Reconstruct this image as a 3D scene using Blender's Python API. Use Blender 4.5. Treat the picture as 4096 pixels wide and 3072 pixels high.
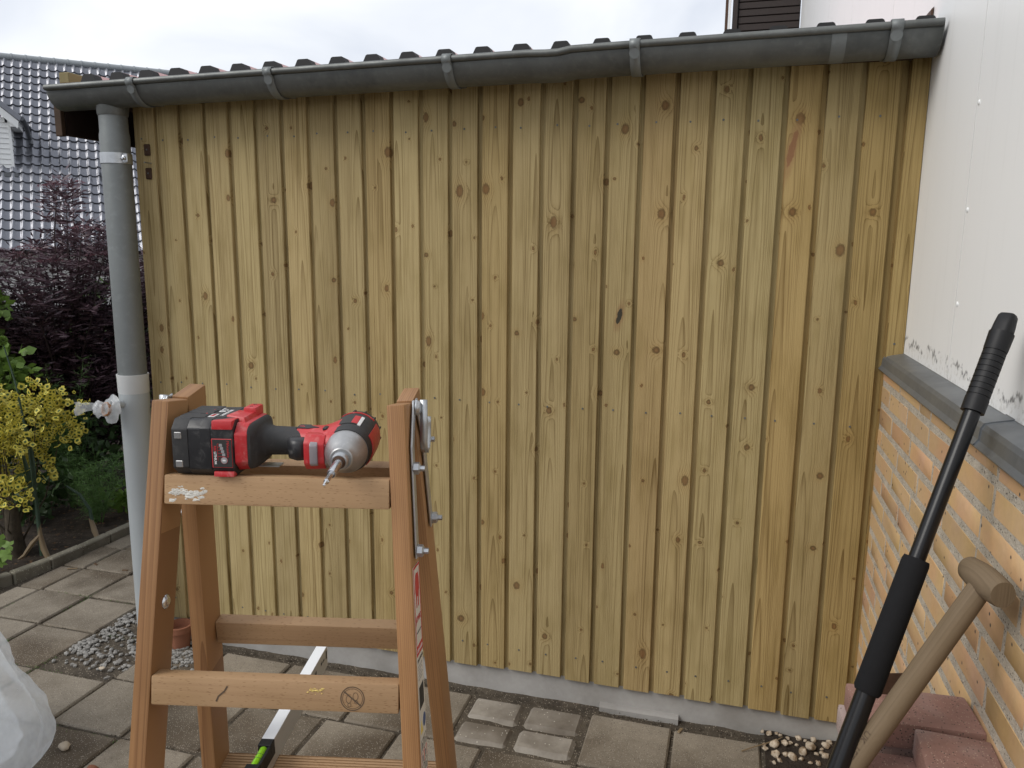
import bpy, bmesh, math, random
import numpy as np
from mathutils import Vector, Matrix, noise as mnoise

R = math.radians
rng = random.Random(7)
scene = bpy.context.scene
for o in list(bpy.data.objects):
    bpy.data.objects.remove(o)

# ------------------------------------------------------------------ camera
def look_matrix(yaw, pitch, roll, loc):
    f = Vector((0, math.cos(pitch), math.sin(pitch)))
    u = Vector((0, -math.sin(pitch), math.cos(pitch)))
    x = Vector((1, 0, 0))
    x2 = math.cos(roll) * x + math.sin(roll) * u
    u2 = -math.sin(roll) * x + math.cos(roll) * u
    Rz = Matrix.Rotation(yaw, 3, 'Z')
    a, b, c = Rz @ x2, Rz @ u2, -(Rz @ f)
    m = Matrix(((a.x, b.x, c.x, loc[0]), (a.y, b.y, c.y, loc[1]), (a.z, b.z, c.z, loc[2]), (0, 0, 0, 1)))
    return m
cam_d = bpy.data.cameras.new('camera')
cam = bpy.data.objects.new('camera', cam_d)
scene.collection.objects.link(cam)
cam.matrix_world = look_matrix(R(15.583), R(-9.931), R(0.543), (2.2337, -2.5639, 1.6389))
cam_d.sensor_width = 36.0
cam_d.lens = 27.263
cam_d.clip_start = 0.02
cam_d.clip_end = 400
scene.camera = cam
scene.render.resolution_x, scene.render.resolution_y = 1024, 768
scene.cycles.max_bounces = 6; scene.cycles.diffuse_bounces = 3; scene.cycles.glossy_bounces = 3; scene.cycles.transmission_bounces = 4; scene.cycles.transparent_max_bounces = 8

# ------------------------------------------------------------------ world, sun, exposure
SUN_AZ, SUN_EL = R(230), R(43)          # compass-like: light comes from behind the camera, from the left
world = bpy.data.worlds.new('World')
scene.world = world
world.use_nodes = True
wt = world.node_tree
wt.nodes.clear()
wo = wt.nodes.new('ShaderNodeOutputWorld')
sky = wt.nodes.new('ShaderNodeTexSky')
sky.sky_type = 'NISHITA'
sky.sun_disc = False
sky.sun_elevation = SUN_EL
sky.sun_rotation = SUN_AZ
sky.air_density = 1.0
sky.dust_density = 2.0
b1 = wt.nodes.new('ShaderNodeBackground'); b1.inputs['Strength'].default_value = 0.10
wt.links.new(sky.outputs[0], b1.inputs['Color'])
tc = wt.nodes.new('ShaderNodeTexCoord')
mp = wt.nodes.new('ShaderNodeMapping'); mp.inputs['Scale'].default_value = (1.0, 1.0, 2.2); mp.inputs['Location'].default_value = (0.35, 0.2, 0.1)
wt.links.new(tc.outputs['Generated'], mp.inputs['Vector'])
nz = wt.nodes.new('ShaderNodeTexNoise'); nz.inputs['Scale'].default_value = 2.1; nz.inputs['Detail'].default_value = 5; nz.inputs['Roughness'].default_value = 0.52; nz.inputs['Distortion'].default_value = 0.5
wt.links.new(mp.outputs[0], nz.inputs['Vector'])
cr = wt.nodes.new('ShaderNodeValToRGB')
cr.color_ramp.elements[0].position = 0.36; cr.color_ramp.elements[0].color = (0.62, 0.66, 0.74, 1)
cr.color_ramp.elements[1].position = 0.62; cr.color_ramp.elements[1].color = (0.86, 0.88, 0.91, 1)
wt.links.new(nz.outputs[0], cr.inputs[0])
b2 = wt.nodes.new('ShaderNodeBackground'); b2.inputs['Strength'].default_value = 1.0
wt.links.new(cr.outputs[0], b2.inputs['Color'])
mx = wt.nodes.new('ShaderNodeMixShader'); mx.inputs[0].default_value = 0.93
wt.links.new(b1.outputs[0], mx.inputs[1]); wt.links.new(b2.outputs[0], mx.inputs[2])
wt.links.new(mx.outputs[0], wo.inputs['Surface'])

sd = bpy.data.lights.new('sun', 'SUN')
sd.energy = 1.5
sd.angle = R(32)
sd.color = (1.0, 0.965, 0.91)
sun = bpy.data.objects.new('sun', sd)
scene.collection.objects.link(sun)
sdir = Vector((math.sin(SUN_AZ) * math.cos(SUN_EL), math.cos(SUN_AZ) * math.cos(SUN_EL), math.sin(SUN_EL)))
sun.rotation_euler = sdir.to_track_quat('Z', 'Y').to_euler()
sun.location = (-4, -6, 8)
vs = scene.view_settings
vs.view_transform = 'Standard'; vs.look = 'None'; vs.gamma = 1.0; vs.exposure = 0.32; vs.use_curve_mapping = False

# ------------------------------------------------------------------ node helpers
class G:
    def __init__(s, name, rough=0.6, metal=0.0, spec=0.5):
        s.m = bpy.data.materials.new(name); s.m.use_nodes = True
        s.t = s.m.node_tree; s.t.nodes.clear()
        s.out = s.t.nodes.new('ShaderNodeOutputMaterial')
        s.b = s.t.nodes.new('ShaderNodeBsdfPrincipled')
        s.b.inputs['Roughness'].default_value = rough
        s.b.inputs['Metallic'].default_value = metal
        s.b.inputs['Specular IOR Level'].default_value = spec
        s.t.links.new(s.b.outputs[0], s.out.inputs[0])
        s.tc = None
    def nd(s, ty, props=None, **ins):
        n = s.t.nodes.new(ty)
        for k, v in (props or {}).items(): setattr(n, k, v)
        for k, v in ins.items():
            key = int(k[1:]) if k[0] == 'i' and k[1:].isdigit() else k.replace('_', ' ')
            s.put(n.inputs[key], v)
        return n
    def put(s, sock, v):
        if isinstance(v, bpy.types.NodeSocket): s.t.links.new(v, sock)
        else:
            if sock.type == 'RGBA' and len(v) == 3: v = (*v, 1)
            sock.default_value = v
    def obj(s):
        if not s.tc: s.tc = s.nd('ShaderNodeTexCoord')
        return s.tc.outputs['Object']
    def info(s, k='Random'): return s.nd('ShaderNodeObjectInfo').outputs[k]
    def pos(s): return s.nd('ShaderNodeNewGeometry').outputs['Position']
    def math(s, op, a, b=0.0, c=0.0, clamp=False):
        n = s.nd('ShaderNodeMath', {'operation': op, 'use_clamp': clamp}, i0=a, i1=b)
        if op in ('MULTIPLY_ADD', 'SMOOTH_MIN', 'WRAP'): s.put(n.inputs[2], c)
        return n.outputs[0]
    def vmath(s, op, a, b=(0, 0, 0)): return s.nd('ShaderNodeVectorMath', {'operation': op}, i0=a, i1=b).outputs[0]
    def sep(s, v): return s.nd('ShaderNodeSeparateXYZ', i0=v).outputs
    def comb(s, x=0.0, y=0.0, z=0.0): return s.nd('ShaderNodeCombineXYZ', i0=x, i1=y, i2=z).outputs[0]
    def scale(s, v, sc): return s.vmath('MULTIPLY', v, sc)
    def noise(s, v, sc=5.0, det=3.0, ro=0.5, dist=0.0):
        return s.nd('ShaderNodeTexNoise', Vector=v, Scale=sc, Detail=det, Roughness=ro, Distortion=dist).outputs[0]
    def vor(s, v, sc=5.0, out='Distance', dims='3D', feat='F1', rnd=1.0):
        return s.nd('ShaderNodeTexVoronoi', {'voronoi_dimensions': dims, 'feature': feat}, Vector=v, Scale=sc, Randomness=rnd).outputs[out]
    def ramp(s, f, stops, interp='LINEAR'):
        n = s.nd('ShaderNodeValToRGB', i0=f); cr = n.color_ramp; cr.interpolation = interp
        while len(cr.elements) < len(stops): cr.elements.new(0.5)
        for e, (p, c) in zip(cr.elements, stops):
            e.position = p; e.color = (c, c, c, 1) if isinstance(c, (int, float)) else ((*c, 1) if len(c) == 3 else c)
        return n.outputs[0]
    def mix(s, f, a, b, blend='MIX'):
        n = s.nd('ShaderNodeMix', {'data_type': 'RGBA', 'blend_type': blend})
        s.put(n.inputs[0], f); s.put(n.inputs[6], a); s.put(n.inputs[7], b)
        return n.outputs[2]
    def range(s, v, a, b, c=0.0, d=1.0):
        n = s.nd('ShaderNodeMapRange', {'interpolation_type': 'SMOOTHSTEP'}, i0=v, i1=a, i2=b, i3=c, i4=d)
        return n.outputs[0]
    def bump(s, h, st=0.3, d=0.002):
        n = s.nd('ShaderNodeBump', Strength=st, Distance=d, Height=h)
        s.put(s.b.inputs['Normal'], n.outputs[0]); return n
    def col(s, c): s.put(s.b.inputs['Base Color'], c)
    def rough(s, c): s.put(s.b.inputs['Roughness'], c)

def seeded(g, v=None, k=(13.7, 7.3, 29.1)):
    """object coordinates shifted by a per-object random amount so alike pieces never repeat"""
    r = g.info('Random')
    off = g.comb(g.math('MULTIPLY', r, k[0]), g.math('MULTIPLY', r, k[1]), g.math('MULTIPLY', r, k[2]))
    return g.vmath('ADD', v or g.obj(), off), r

def wood(name, base, dark, knotc, long='Z', across='X', K1=1100.0, K2=2.4, K3=1.6, knots=(12.0, 4.2, .42), sat=0.5, rough=0.75,
         bumpst=0.35, tint=0.15, fleck=0.0, usecolor=False, ringmix=0.55, spec=0.25, rpow=3.2, streakmix=0.7, sfreq=200.0):
    g = G(name, rough, spec=spec)
    xyz = g.sep(g.obj())
    ix = {'X': 0, 'Y': 1, 'Z': 2}
    a, l = xyz[ix[across]], xyz[ix[long]]
    r = g.info('Random')
    r2 = g.math('FRACT', g.math('MULTIPLY', r, 17.31)); r3 = g.math('FRACT', g.math('MULTIPLY', r, 51.77))
    oa = g.math('MULTIPLY', r, 31.0); ol = g.math('MULTIPLY', r2, 47.0)
    ls = g.math('ADD', l, ol)
    ac = g.math('SUBTRACT', a, g.math('MULTIPLY_ADD', r3, 0.09, 0.0))
    # knots
    kmask = None
    wob = g.noise(g.comb(g.math('MULTIPLY', a, 5.0), g.math('MULTIPLY', ls, 1.1), oa), 1.0, 1.0, 0.5)
    phase = g.math('ADD', g.math('MULTIPLY', g.math('MULTIPLY', ac, ac), K1), g.math('ADD', g.math('MULTIPLY', ls, K2), g.math('MULTIPLY', wob, K3)))
    if knots:
        ka, kl, keep = knots
        kv = g.comb(g.math('MULTIPLY_ADD', a, ka, oa), g.math('MULTIPLY', ls, kl), 0.0)
        vn = g.nd('ShaderNodeTexVoronoi', {'voronoi_dimensions': '2D'}, Vector=kv, Scale=1.0, Randomness=0.85)
        dv = g.sep(g.vmath('SUBTRACT', kv, vn.outputs['Position']))
        dx = g.math('DIVIDE', dv[0], ka); dl = g.math('DIVIDE', dv[1], kl)
        cc = g.nd('ShaderNodeSeparateColor', i0=vn.outputs['Color']).outputs
        rad = g.math('MULTIPLY_ADD', g.math('POWER', cc[0], 4.0), 0.0085, 0.0036)
        asp = g.math('MULTIPLY_ADD', cc[2], 0.55, 0.55)
        dist = g.math('SQRT', g.math('ADD', g.math('MULTIPLY', dx, dx), g.math('POWER', g.math('MULTIPLY', dl, asp), 2.0)))
        dist = g.math('ADD', dist, g.math('MULTIPLY', g.math('SUBTRACT', g.noise(g.comb(a, ls, 0.0), 120.0, 2.0), 0.5), 0.0075))
        q = g.math('DIVIDE', dist, rad)
        on = g.math('GREATER_THAN', cc[1], keep)
        halo = g.math('MULTIPLY', g.math('POWER', 2.718, g.math('MULTIPLY', g.math('MULTIPLY', q, q), -0.22)), on)
        phase = g.math('ADD', phase, g.math('MULTIPLY', halo, 2.6))
        kmask = g.math('MULTIPLY', g.range(q, 1.15, 0.75), on)
        kring = g.math('MULTIPLY', g.math('MULTIPLY', g.range(q, 0.7, 0.95), g.range(q, 1.35, 1.05)), on)
    fr = g.math('FRACT', phase)
    ring = g.math('POWER', fr, rpow)
    streak = g.noise(g.comb(g.math('MULTIPLY_ADD', a, sfreq, oa), g.math('MULTIPLY', ls, 2.2), 0.0), 1.0, 2.0, 0.65)
    broad = g.noise(g.comb(g.math('MULTIPLY_ADD', a, 22.0, oa), g.math('MULTIPLY', ls, 0.9), 0.0), 1.0, 1.0, 0.5)
    spot = g.noise(g.comb(g.math('MULTIPLY_ADD', a, 14.0, oa), g.math('MULTIPLY', ls, 4.0), 0.0), 1.0, 2.0, 0.65)
    f = g.math('ADD', g.math('MULTIPLY', ring, ringmix), g.math('MULTIPLY', g.math('SUBTRACT', streak, 0.5), streakmix))
    f = g.math('ADD', f, g.math('MULTIPLY', g.math('SUBTRACT', broad, 0.45), 0.9), clamp=True)
    c = g.mix(f, base, dark)
    val = g.math('MULTIPLY_ADD', r, tint * 2, 1.0 - tint)
    c = g.mix(1.0, c, g.comb(val, val, val), 'MULTIPLY')
    c = g.mix(g.range(spot, 0.42, 0.75, 0.0, 0.6), c, g.mix(1.0, c, (0.74, 0.72, 0.62), 'MULTIPLY'))
    if fleck:
        fv = g.comb(g.math('MULTIPLY', a, 420.0), g.math('MULTIPLY', ls, 95.0), g.math('MULTIPLY', xyz[1], 200.0))
        c = g.mix(g.range(g.vor(fv, 1.0), 0.30, 0.12, 0.0, fleck), c, g.mix(1.0, c, (0.5, 0.42, 0.36), 'MULTIPLY'))
    if kmask:
        c = g.mix(g.math('MULTIPLY', halo, 0.38), c, g.mix(1.0, c, (0.80, 0.66, 0.46), 'MULTIPLY'))
        kc = g.mix(g.range(q, 0.0, 0.9), tuple(x * 1.15 for x in knotc), g.mix(cc[2], knotc, tuple(x * 0.4 for x in knotc)))
        c = g.mix(g.math('MULTIPLY', kmask, 0.72), c, kc)
        c = g.mix(g.math('MULTIPLY', kring, 0.45), c, tuple(x * 0.35 for x in knotc))
    if usecolor:
        c = g.mix(1.0, c, g.info('Color'), 'MULTIPLY')
    g.col(c)
    saw = g.noise(g.comb(g.math('MULTIPLY_ADD', a, 300.0, oa), g.math('MULTIPLY', ls, 55.0), 0.0), 1.0, 2.0, 0.65)
    h = g.math('ADD', g.math('MULTIPLY', saw, 0.8), g.math('MULTIPLY', streak, 0.7))
    g.bump(h, bumpst, 0.0016)
    return g

def stone(name, c1, c2, sc=8.0, speck=None, speckc=(0.6, 0.58, 0.5), rough=0.85, bs=0.4, bd=0.002, stain=None, det=6.0, specksc=140.0, spec=0.3, coords='obj', darkspeck=None):
    g = G(name, rough, spec=spec)
    v, r = seeded(g, g.obj() if coords == 'obj' else g.pos())
    n1 = g.noise(v, sc, det, 0.6); n2 = g.noise(v, sc * 9, 4.0, 0.6); n3 = g.noise(v, sc * 0.35, 3.0, 0.55, 0.4)
    c = g.mix(g.ramp(n1, [(0.3, 0.0), (0.7, 1.0)]), c1, c2)
    c = g.mix(g.math('MULTIPLY_ADD', n2, 0.5, 0.0), c, g.mix(1.0, c, (0.62, 0.6, 0.57), 'MULTIPLY'))
    val = g.math('MULTIPLY_ADD', r, 0.24, 0.88)
    c = g.mix(1.0, c, g.comb(val, val, val), 'MULTIPLY')
    if stain: c = g.mix(g.range(n3, 0.44, 0.66, 0.0, stain[1]), c, g.mix(1.0, c, stain[0], 'MULTIPLY') if len(stain) == 2 else stain[0])
    if speck:
        vd = g.nd('ShaderNodeTexVoronoi', Vector=v, Scale=specksc)
        pick = g.math('GREATER_THAN', g.nd('ShaderNodeSeparateColor', i0=vd.outputs['Color']).outputs[0], 1.0 - speck)
        c = g.mix(g.math('MULTIPLY', g.range(vd.outputs['Distance'], 0.42, 0.25), pick), c, speckc)
    if darkspeck:
        vd2 = g.nd('ShaderNodeTexVoronoi', Vector=v, Scale=specksc * 0.8)
        pick2 = g.math('GREATER_THAN', g.nd('ShaderNodeSeparateColor', i0=vd2.outputs['Color']).outputs[1], 1.0 - darkspeck)
        c = g.mix(g.math('MULTIPLY', g.range(vd2.outputs['Distance'], 0.45, 0.2), pick2), c, (0.05, 0.045, 0.04))
    g.col(c)
    g.bump(g.math('ADD', g.math('MULTIPLY', n1, 0.4), n2), bs, bd)
    return g

def metal(name, c, rough=0.45, metallic=0.85, mott=0.25, sc=14.0, dirt=None, bs=0.05, streak=None):
    g = G(name, rough, metallic)
    v, r = seeded(g)
    n1 = g.noise(v, sc, 6.0, 0.6, 0.3); n2 = g.noise(v, sc * 6, 4.0, 0.6)
    cc = g.mix(g.ramp(n1, [(0.3, 0.0), (0.72, 1.0)]), c, tuple(x * (1 - mott) for x in c))
    cc = g.mix(g.range(n2, 0.5, 0.75, 0, 0.3), cc, tuple(min(1, x * 1.35) for x in c))
    if dirt:
        n3 = g.noise(v, sc * 0.4, 5.0, 0.65)
        cc = g.mix(g.range(n3, 0.52, 0.7, 0, dirt[1]), cc, dirt[0])
    g.col(cc)
    g.rough(g.math('MULTIPLY_ADD', n1, 0.3, rough - 0.15))
    g.bump(n2, bs, 0.001)
    return g

def plain(name, c, rough=0.5, metallic=0.0, spec=0.5, mott=0.12, sc=30.0, bs=0.0, dust=None):
    g = G(name, rough, metallic, spec)
    v, r = seeded(g)
    n1 = g.noise(v, sc, 5.0, 0.6)
    cc = g.mix(n1, tuple(x * (1 + mott) for x in c), tuple(x * (1 - mott) for x in c))
    if dust:
        n2 = g.noise(v, sc * 1.7, 6.0, 0.7, 0.6)
        cc = g.mix(g.range(n2, 0.5, 0.75, 0, dust[1]), cc, dust[0])
        g.rough(g.range(n2, 0.45, 0.75, rough, min(1, rough + 0.35)))
    g.col(cc)
    if bs: g.bump(g.noise(v, sc * 6, 3.0, 0.6), bs, 0.001)
    return g

M = {}
M['clad'] = wood('treated_cladding', (0.405, 0.318, 0.162), (0.170, 0.116, 0.046), (0.15, 0.072, 0.030), usecolor=True, tint=0.13, ringmix=0.70, K1=2400.0, K2=1.5, K3=3.4, bumpst=0.9, spec=0.2, knots=(11.0, 4.2, .12), rpow=4.0, streakmix=1.5, sfreq=120.0).m
M['rail'] = wood('ladder_rail_pine', (0.36, 0.19, 0.082), (0.17, 0.073, 0.029), (0.2, 0.085, 0.03), K1=2200.0, K2=1.2, knots=(16.0, 3.0, .8), tint=0.12, rough=0.5, bumpst=0.2, ringmix=0.6, streakmix=1.2, spec=0.4).m
M['rung'] = wood('ladder_rung_beech', (0.42, 0.27, 0.15), (0.27, 0.155, 0.083), (0.3, 0.16, 0.08), long='X', across='Z', K1=200.0, K2=0.8, knots=None, tint=0.08, rough=0.6, bumpst=0.12, fleck=0.55, ringmix=0.25).m
M['spadewood'] = wood('weathered_ash', (0.185, 0.135, 0.085), (0.085, 0.060, 0.036), (0.1, 0.07, 0.04), K1=2600.0, K2=1.0, knots=None, tint=0.05, rough=0.7, bumpst=0.4, ringmix=0.28, streakmix=1.1).m
M['darkwood'] = wood('dark_stained_boards', (0.060, 0.036, 0.022), (0.028, 0.017, 0.011), (0.02, 0.012, 0.008), long='Y', across='Z', K1=800.0, knots=None, tint=0.2, rough=0.7).m
M['nearblack'] = plain('blackened_brown_boards', (0.022, 0.013, 0.010), 0.6).m
M['mossy'] = wood('mossy_batten', (0.22, 0.18, 0.09), (0.1, 0.09, 0.04), (0.1, 0.06, 0.03), knots=None).m
M['zinc'] = metal('zinc_gutter', (0.168, 0.176, 0.170), 0.5, 0.55, 0.3, 9.0, dirt=((0.075, 0.08, 0.08), 0.75)).m
M['zincpipe'] = metal('zinc_pipe', (0.20, 0.215, 0.215), 0.5, 0.4, 0.16, 6.0).m
M['pvc'] = plain('grey_plastic_pipe', (0.36, 0.385, 0.395), 0.4, mott=0.06, sc=9).m
M['pvcjoint'] = plain('pale_plastic_socket', (0.52, 0.53, 0.53), 0.45, mott=0.1, sc=14).m
M['galv'] = metal('galvanised_steel', (0.52, 0.54, 0.56), 0.38, 0.9, 0.2, 60.0).m
M['chrome'] = metal('bright_steel', (0.66, 0.67, 0.69), 0.22, 1.0, 0.1, 90.0).m
M['rustplate'] = metal('brown_rusty_steel', (0.10, 0.055, 0.035), 0.6, 0.5, 0.4, 40.0).m
M['coping'] = metal('zinc_coping', (0.205, 0.22, 0.235), 0.42, 0.55, 0.25, 7.0).m
M['roofred'] = plain('pale_red_roof_sheet', (0.62, 0.40, 0.39), 0.3, mott=0.08).m
M['black'] = plain('black_foam', (0.018, 0.018, 0.019), 0.7).m
M['found'] = stone('plinth_render', (0.40, 0.39, 0.375), (0.31, 0.30, 0.285), 6.0, None, bs=0.12, stain=((0.7, 0.68, 0.64), 0.6)).m
M['slab'] = stone('exposed_aggregate_slab', (0.30, 0.262, 0.208), (0.175, 0.148, 0.114), 4.5, 0.22, (0.39, 0.35, 0.29), bs=0.7, bd=0.002, stain=((0.42, 0.37, 0.32), 0.95), specksc=300.0, darkspeck=0.12).m
M['cobble'] = stone('old_concrete_cobble', (0.36, 0.33, 0.285), (0.20, 0.175, 0.145), 9.0, 0.05, (0.45, 0.42, 0.36), bs=0.45, stain=((0.4, 0.36, 0.32), 0.85)).m
M['kerb'] = stone('kerb_concrete', (0.27, 0.25, 0.20), (0.17, 0.155, 0.12), 7.0, 0.2, (0.4, 0.37, 0.3), bs=0.5, stain=((0.6, 0.6, 0.5), 0.7)).m
M['soil'] = stone('dark_soil', (0.062, 0.047, 0.035), (0.022, 0.017, 0.013), 14.0, 0.12, (0.11, 0.085, 0.06), bs=1.0, bd=0.012, specksc=60.0, rough=0.95).m
M['sand'] = stone('joint_dirt', (0.115, 0.095, 0.07), (0.05, 0.04, 0.03), 14.0, 0.3, (0.27, 0.23, 0.18), bs=1.0, bd=0.006, specksc=150.0, rough=0.95, coords='pos').m
M['gravel'] = stone('grey_gravel', (0.40, 0.39, 0.37), (0.20, 0.19, 0.175), 30.0, bs=0.5).m
M['pebble'] = stone('white_pebble', (0.62, 0.54, 0.43), (0.36, 0.29, 0.21), 2.0, bs=0.3, stain=((0.5, 0.4, 0.3), 0.8), rough=0.6).m
M['brick'] = stone('yellow_brick', (0.57, 0.39, 0.175), (0.56, 0.385, 0.235), 7.0, None, bs=0.35, bd=0.0025, stain=((1.0, 0.86, 0.92), 0.8), darkspeck=0.05, specksc=120.0, rough=0.8).m
M['brickend'] = M['brick']
M['mortar'] = stone('coarse_mortar', (0.58, 0.52, 0.43), (0.40, 0.355, 0.29), 25.0, 0.3, (0.72, 0.68, 0.6), bs=1.0, bd=0.005, specksc=260.0, darkspeck=0.22, rough=0.9).m
M['redpaver'] = stone('red_concrete_paver', (0.33, 0.185, 0.15), (0.25, 0.145, 0.12), 9.0, 0.14, (0.42, 0.31, 0.24), bs=0.6, bd=0.0025, stain=((0.47, 0.39, 0.365), 0.85, 1), specksc=340.0, darkspeck=0.14).m
M['terracotta'] = stone('terracotta', (0.36, 0.15, 0.085), (0.26, 0.11, 0.065), 12.0, bs=0.2).m
M['gloss'] = None
g = G('glazed_black_tile', 0.16, 0.6, 0.8)
v, r = seeded(g)
n = g.noise(v, 12.0, 4.0, 0.6)
g.col(g.mix(n, (0.20, 0.205, 0.23), (0.15, 0.155, 0.175)))
g.rough(g.math('MULTIPLY_ADD', n, 0.12, 0.24)); g.bump(n, 0.02, 0.004)
M['tile'] = g.m
M['ridge'] = plain('ridge_cap', (0.26, 0.28, 0.29), 0.4, mott=0.12, sc=8).m
M['siding'] = plain('white_siding', (0.78, 0.79, 0.78), 0.5, mott=0.03).m
M['whitewall'] = plain('neighbour_white_wall', (0.72, 0.71, 0.68), 0.8, mott=0.05, sc=3).m
M['lead'] = metal('lead_flashing', (0.1, 0.105, 0.115), 0.5, 0.4, 0.3, 12).m
# white wall panel with peeling paint near its foot
g = G('white_wall_panel', 0.42, spec=0.4)
p = g.sep(g.pos()); pv = g.pos()
base = g.mix(g.noise(pv, 1.6, 3.0), (0.86, 0.86, 0.85), (0.80, 0.805, 0.80))
sm = g.noise(g.scale(pv, (1, 30, 1.6)), 1.0, 4.0, 0.6)
base = g.mix(g.range(sm, 0.55, 0.8, 0, 0.22), base, (0.60, 0.60, 0.58))
edge = g.noise(g.scale(pv, (1, 13.0, 3.0)), 1.0, 6.0, 0.7)
hgt = g.math('ADD', p[2], g.math('MULTIPLY', g.math('SUBTRACT', edge, 0.5), 0.16))
line = g.math('MULTIPLY', g.range(hgt, 1.362, 1.372), g.range(hgt, 1.384, 1.374))
brk = g.range(g.noise(g.scale(pv, (1, 30, 40)), 1.0, 3.0), 0.46, 0.58)
c = g.mix(g.math('MULTIPLY', line, g.math('MULTIPLY', brk, 0.85)), base, (0.10, 0.10, 0.11))
under = g.math('MULTIPLY', g.range(hgt, 1.372, 1.365), g.range(g.noise(pv, 60.0, 4.0, 0.7), 0.5, 0.62))
c = g.mix(g.math('MULTIPLY', under, 0.4), c, (0.48, 0.46, 0.42))
g.col(c); g.bump(hgt, 0.0)
M['panel'] = g.m
# leaves
def leaf_mat(name, c1, c2, rough=0.5, trans=0.25):
    g = G(name, rough, spec=0.4)
    n = g.noise(g.pos(), 9.0, 2.0)
    cc = g.mix(n, c1, c2)
    g.col(cc)
    tb = g.nd('ShaderNodeBsdfTranslucent', Color=cc)
    ms = g.nd('ShaderNodeMixShader', i0=trans, i1=g.b.outputs[0], i2=tb.outputs[0])
    g.t.links.new(ms.outputs[0], g.out.inputs[0])
    return g.m
M['elder'] = leaf_mat('purple_elder_leaf', (0.150, 0.088, 0.102), (0.075, 0.050, 0.064), 0.4, 0.15)
M['umbel'] = leaf_mat('dusky_pink_bud', (0.24, 0.085, 0.11), (0.13, 0.045, 0.06), 0.6)
M['eldstem'] = plain('elder_stem', (0.035, 0.02, 0.02), 0.7).m
M['green'] = leaf_mat('green_leaf', (0.12, 0.22, 0.045), (0.06, 0.13, 0.03))
M['fresh'] = leaf_mat('fresh_green_leaf', (0.20, 0.31, 0.06), (0.11, 0.20, 0.04))
M['feather'] = leaf_mat('feathery_green', (0.13, 0.24, 0.065), (0.07, 0.15, 0.04))
M['dkgreen'] = leaf_mat('dark_green_leaf', (0.055, 0.10, 0.032), (0.028, 0.055, 0.02))
M['yellow'] = leaf_mat('yellow_margin', (0.74, 0.64, 0.13), (0.58, 0.52, 0.08))
M['eugreen'] = leaf_mat('euonymus_centre', (0.10, 0.16, 0.035), (0.055, 0.1, 0.025))
M['allium'] = leaf_mat('allium_stalk', (0.075, 0.12, 0.075), (0.04, 0.075, 0.05))
M['straw'] = leaf_mat('dry_straw', (0.33, 0.25, 0.15), (0.2, 0.14, 0.08))
M['bark'] = stone('bark', (0.12, 0.095, 0.065), (0.05, 0.04, 0.028), 25.0, bs=1.0, bd=0.006).m
M['litter'] = stone('leaf_litter', (0.16, 0.085, 0.04), (0.07, 0.045, 0.025), 30.0).m
# drill
M['dblack'] = plain('black_plastic', (0.018, 0.018, 0.02), 0.38, mott=0.1, sc=40, dust=((0.16, 0.155, 0.15), 0.35)).m
M['drubber'] = plain('black_rubber', (0.026, 0.026, 0.027), 0.6, mott=0.1, sc=50, bs=0.1, dust=((0.15, 0.145, 0.14), 0.35)).m
M['dred'] = plain('red_plastic', (0.47, 0.025, 0.03), 0.36, mott=0.06, sc=40, dust=((0.58, 0.30, 0.28), 0.4)).m
M['dalu'] = metal('cast_aluminium', (0.43, 0.43, 0.43), 0.42, 0.75, 0.22, 40.0, dirt=((0.22, 0.21, 0.2), 0.6)).m
M['glassy'] = plain('clear_lens', (0.26, 0.235, 0.25), 0.1).m
M['white'] = plain('white_print', (0.75, 0.75, 0.75), 0.5, mott=0.02).m
M['redprint'] = plain('red_print', (0.5, 0.03, 0.035), 0.5, mott=0.03).m
M['grey'] = plain('grey_print', (0.3, 0.3, 0.31), 0.5, mott=0.03).m
M['ink'] = plain('black_print', (0.03, 0.03, 0.03), 0.6, mott=0.05).m
M['charink'] = plain('burnt_mark', (0.10, 0.065, 0.04), 0.7, mott=0.05).m
M['yellowp'] = plain('yellow_print', (0.75, 0.55, 0.05), 0.5).m
M['bluep'] = plain('blue_print', (0.03, 0.07, 0.2), 0.5).m
M['sticker'] = plain('sticker_paper', (0.62, 0.60, 0.54), 0.5, mott=0.05).m
M['levelwhite'] = plain('white_painted_aluminium', (0.80, 0.82, 0.84), 0.3, mott=0.03).m
M['levelside'] = plain('satin_aluminium', (0.50, 0.50, 0.49), 0.38, 0.6, mott=0.05).m
g = G('green_vial', 0.08); g.col((0.35, 0.80, 0.03)); g.b.inputs['Transmission Weight'].default_value = 0.35; M['vial'] = g.m
M['poleblk'] = plain('black_gloss_tube', (0.007, 0.007, 0.008), 0.28, spec=0.35, mott=0.1, sc=20).m
M['foam'] = plain('black_foam_grip', (0.011, 0.011, 0.012), 0.9, spec=0.2, mott=0.15, sc=60, bs=0.25).m
M['gripblk'] = plain('black_moulded_grip', (0.009, 0.009, 0.010), 0.5, spec=0.3, mott=0.1, sc=30).m
M['brownband'] = plain('brown_rubber_band', (0.34, 0.15, 0.055), 0.5).m
M['paint'] = stone('spilled_white_paint', (0.80, 0.79, 0.74), (0.62, 0.6, 0.55), 60.0, bs=0.6).m
M['foamyellow'] = plain('dried_yellow_foam', (0.62, 0.47, 0.15), 0.8).m
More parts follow.
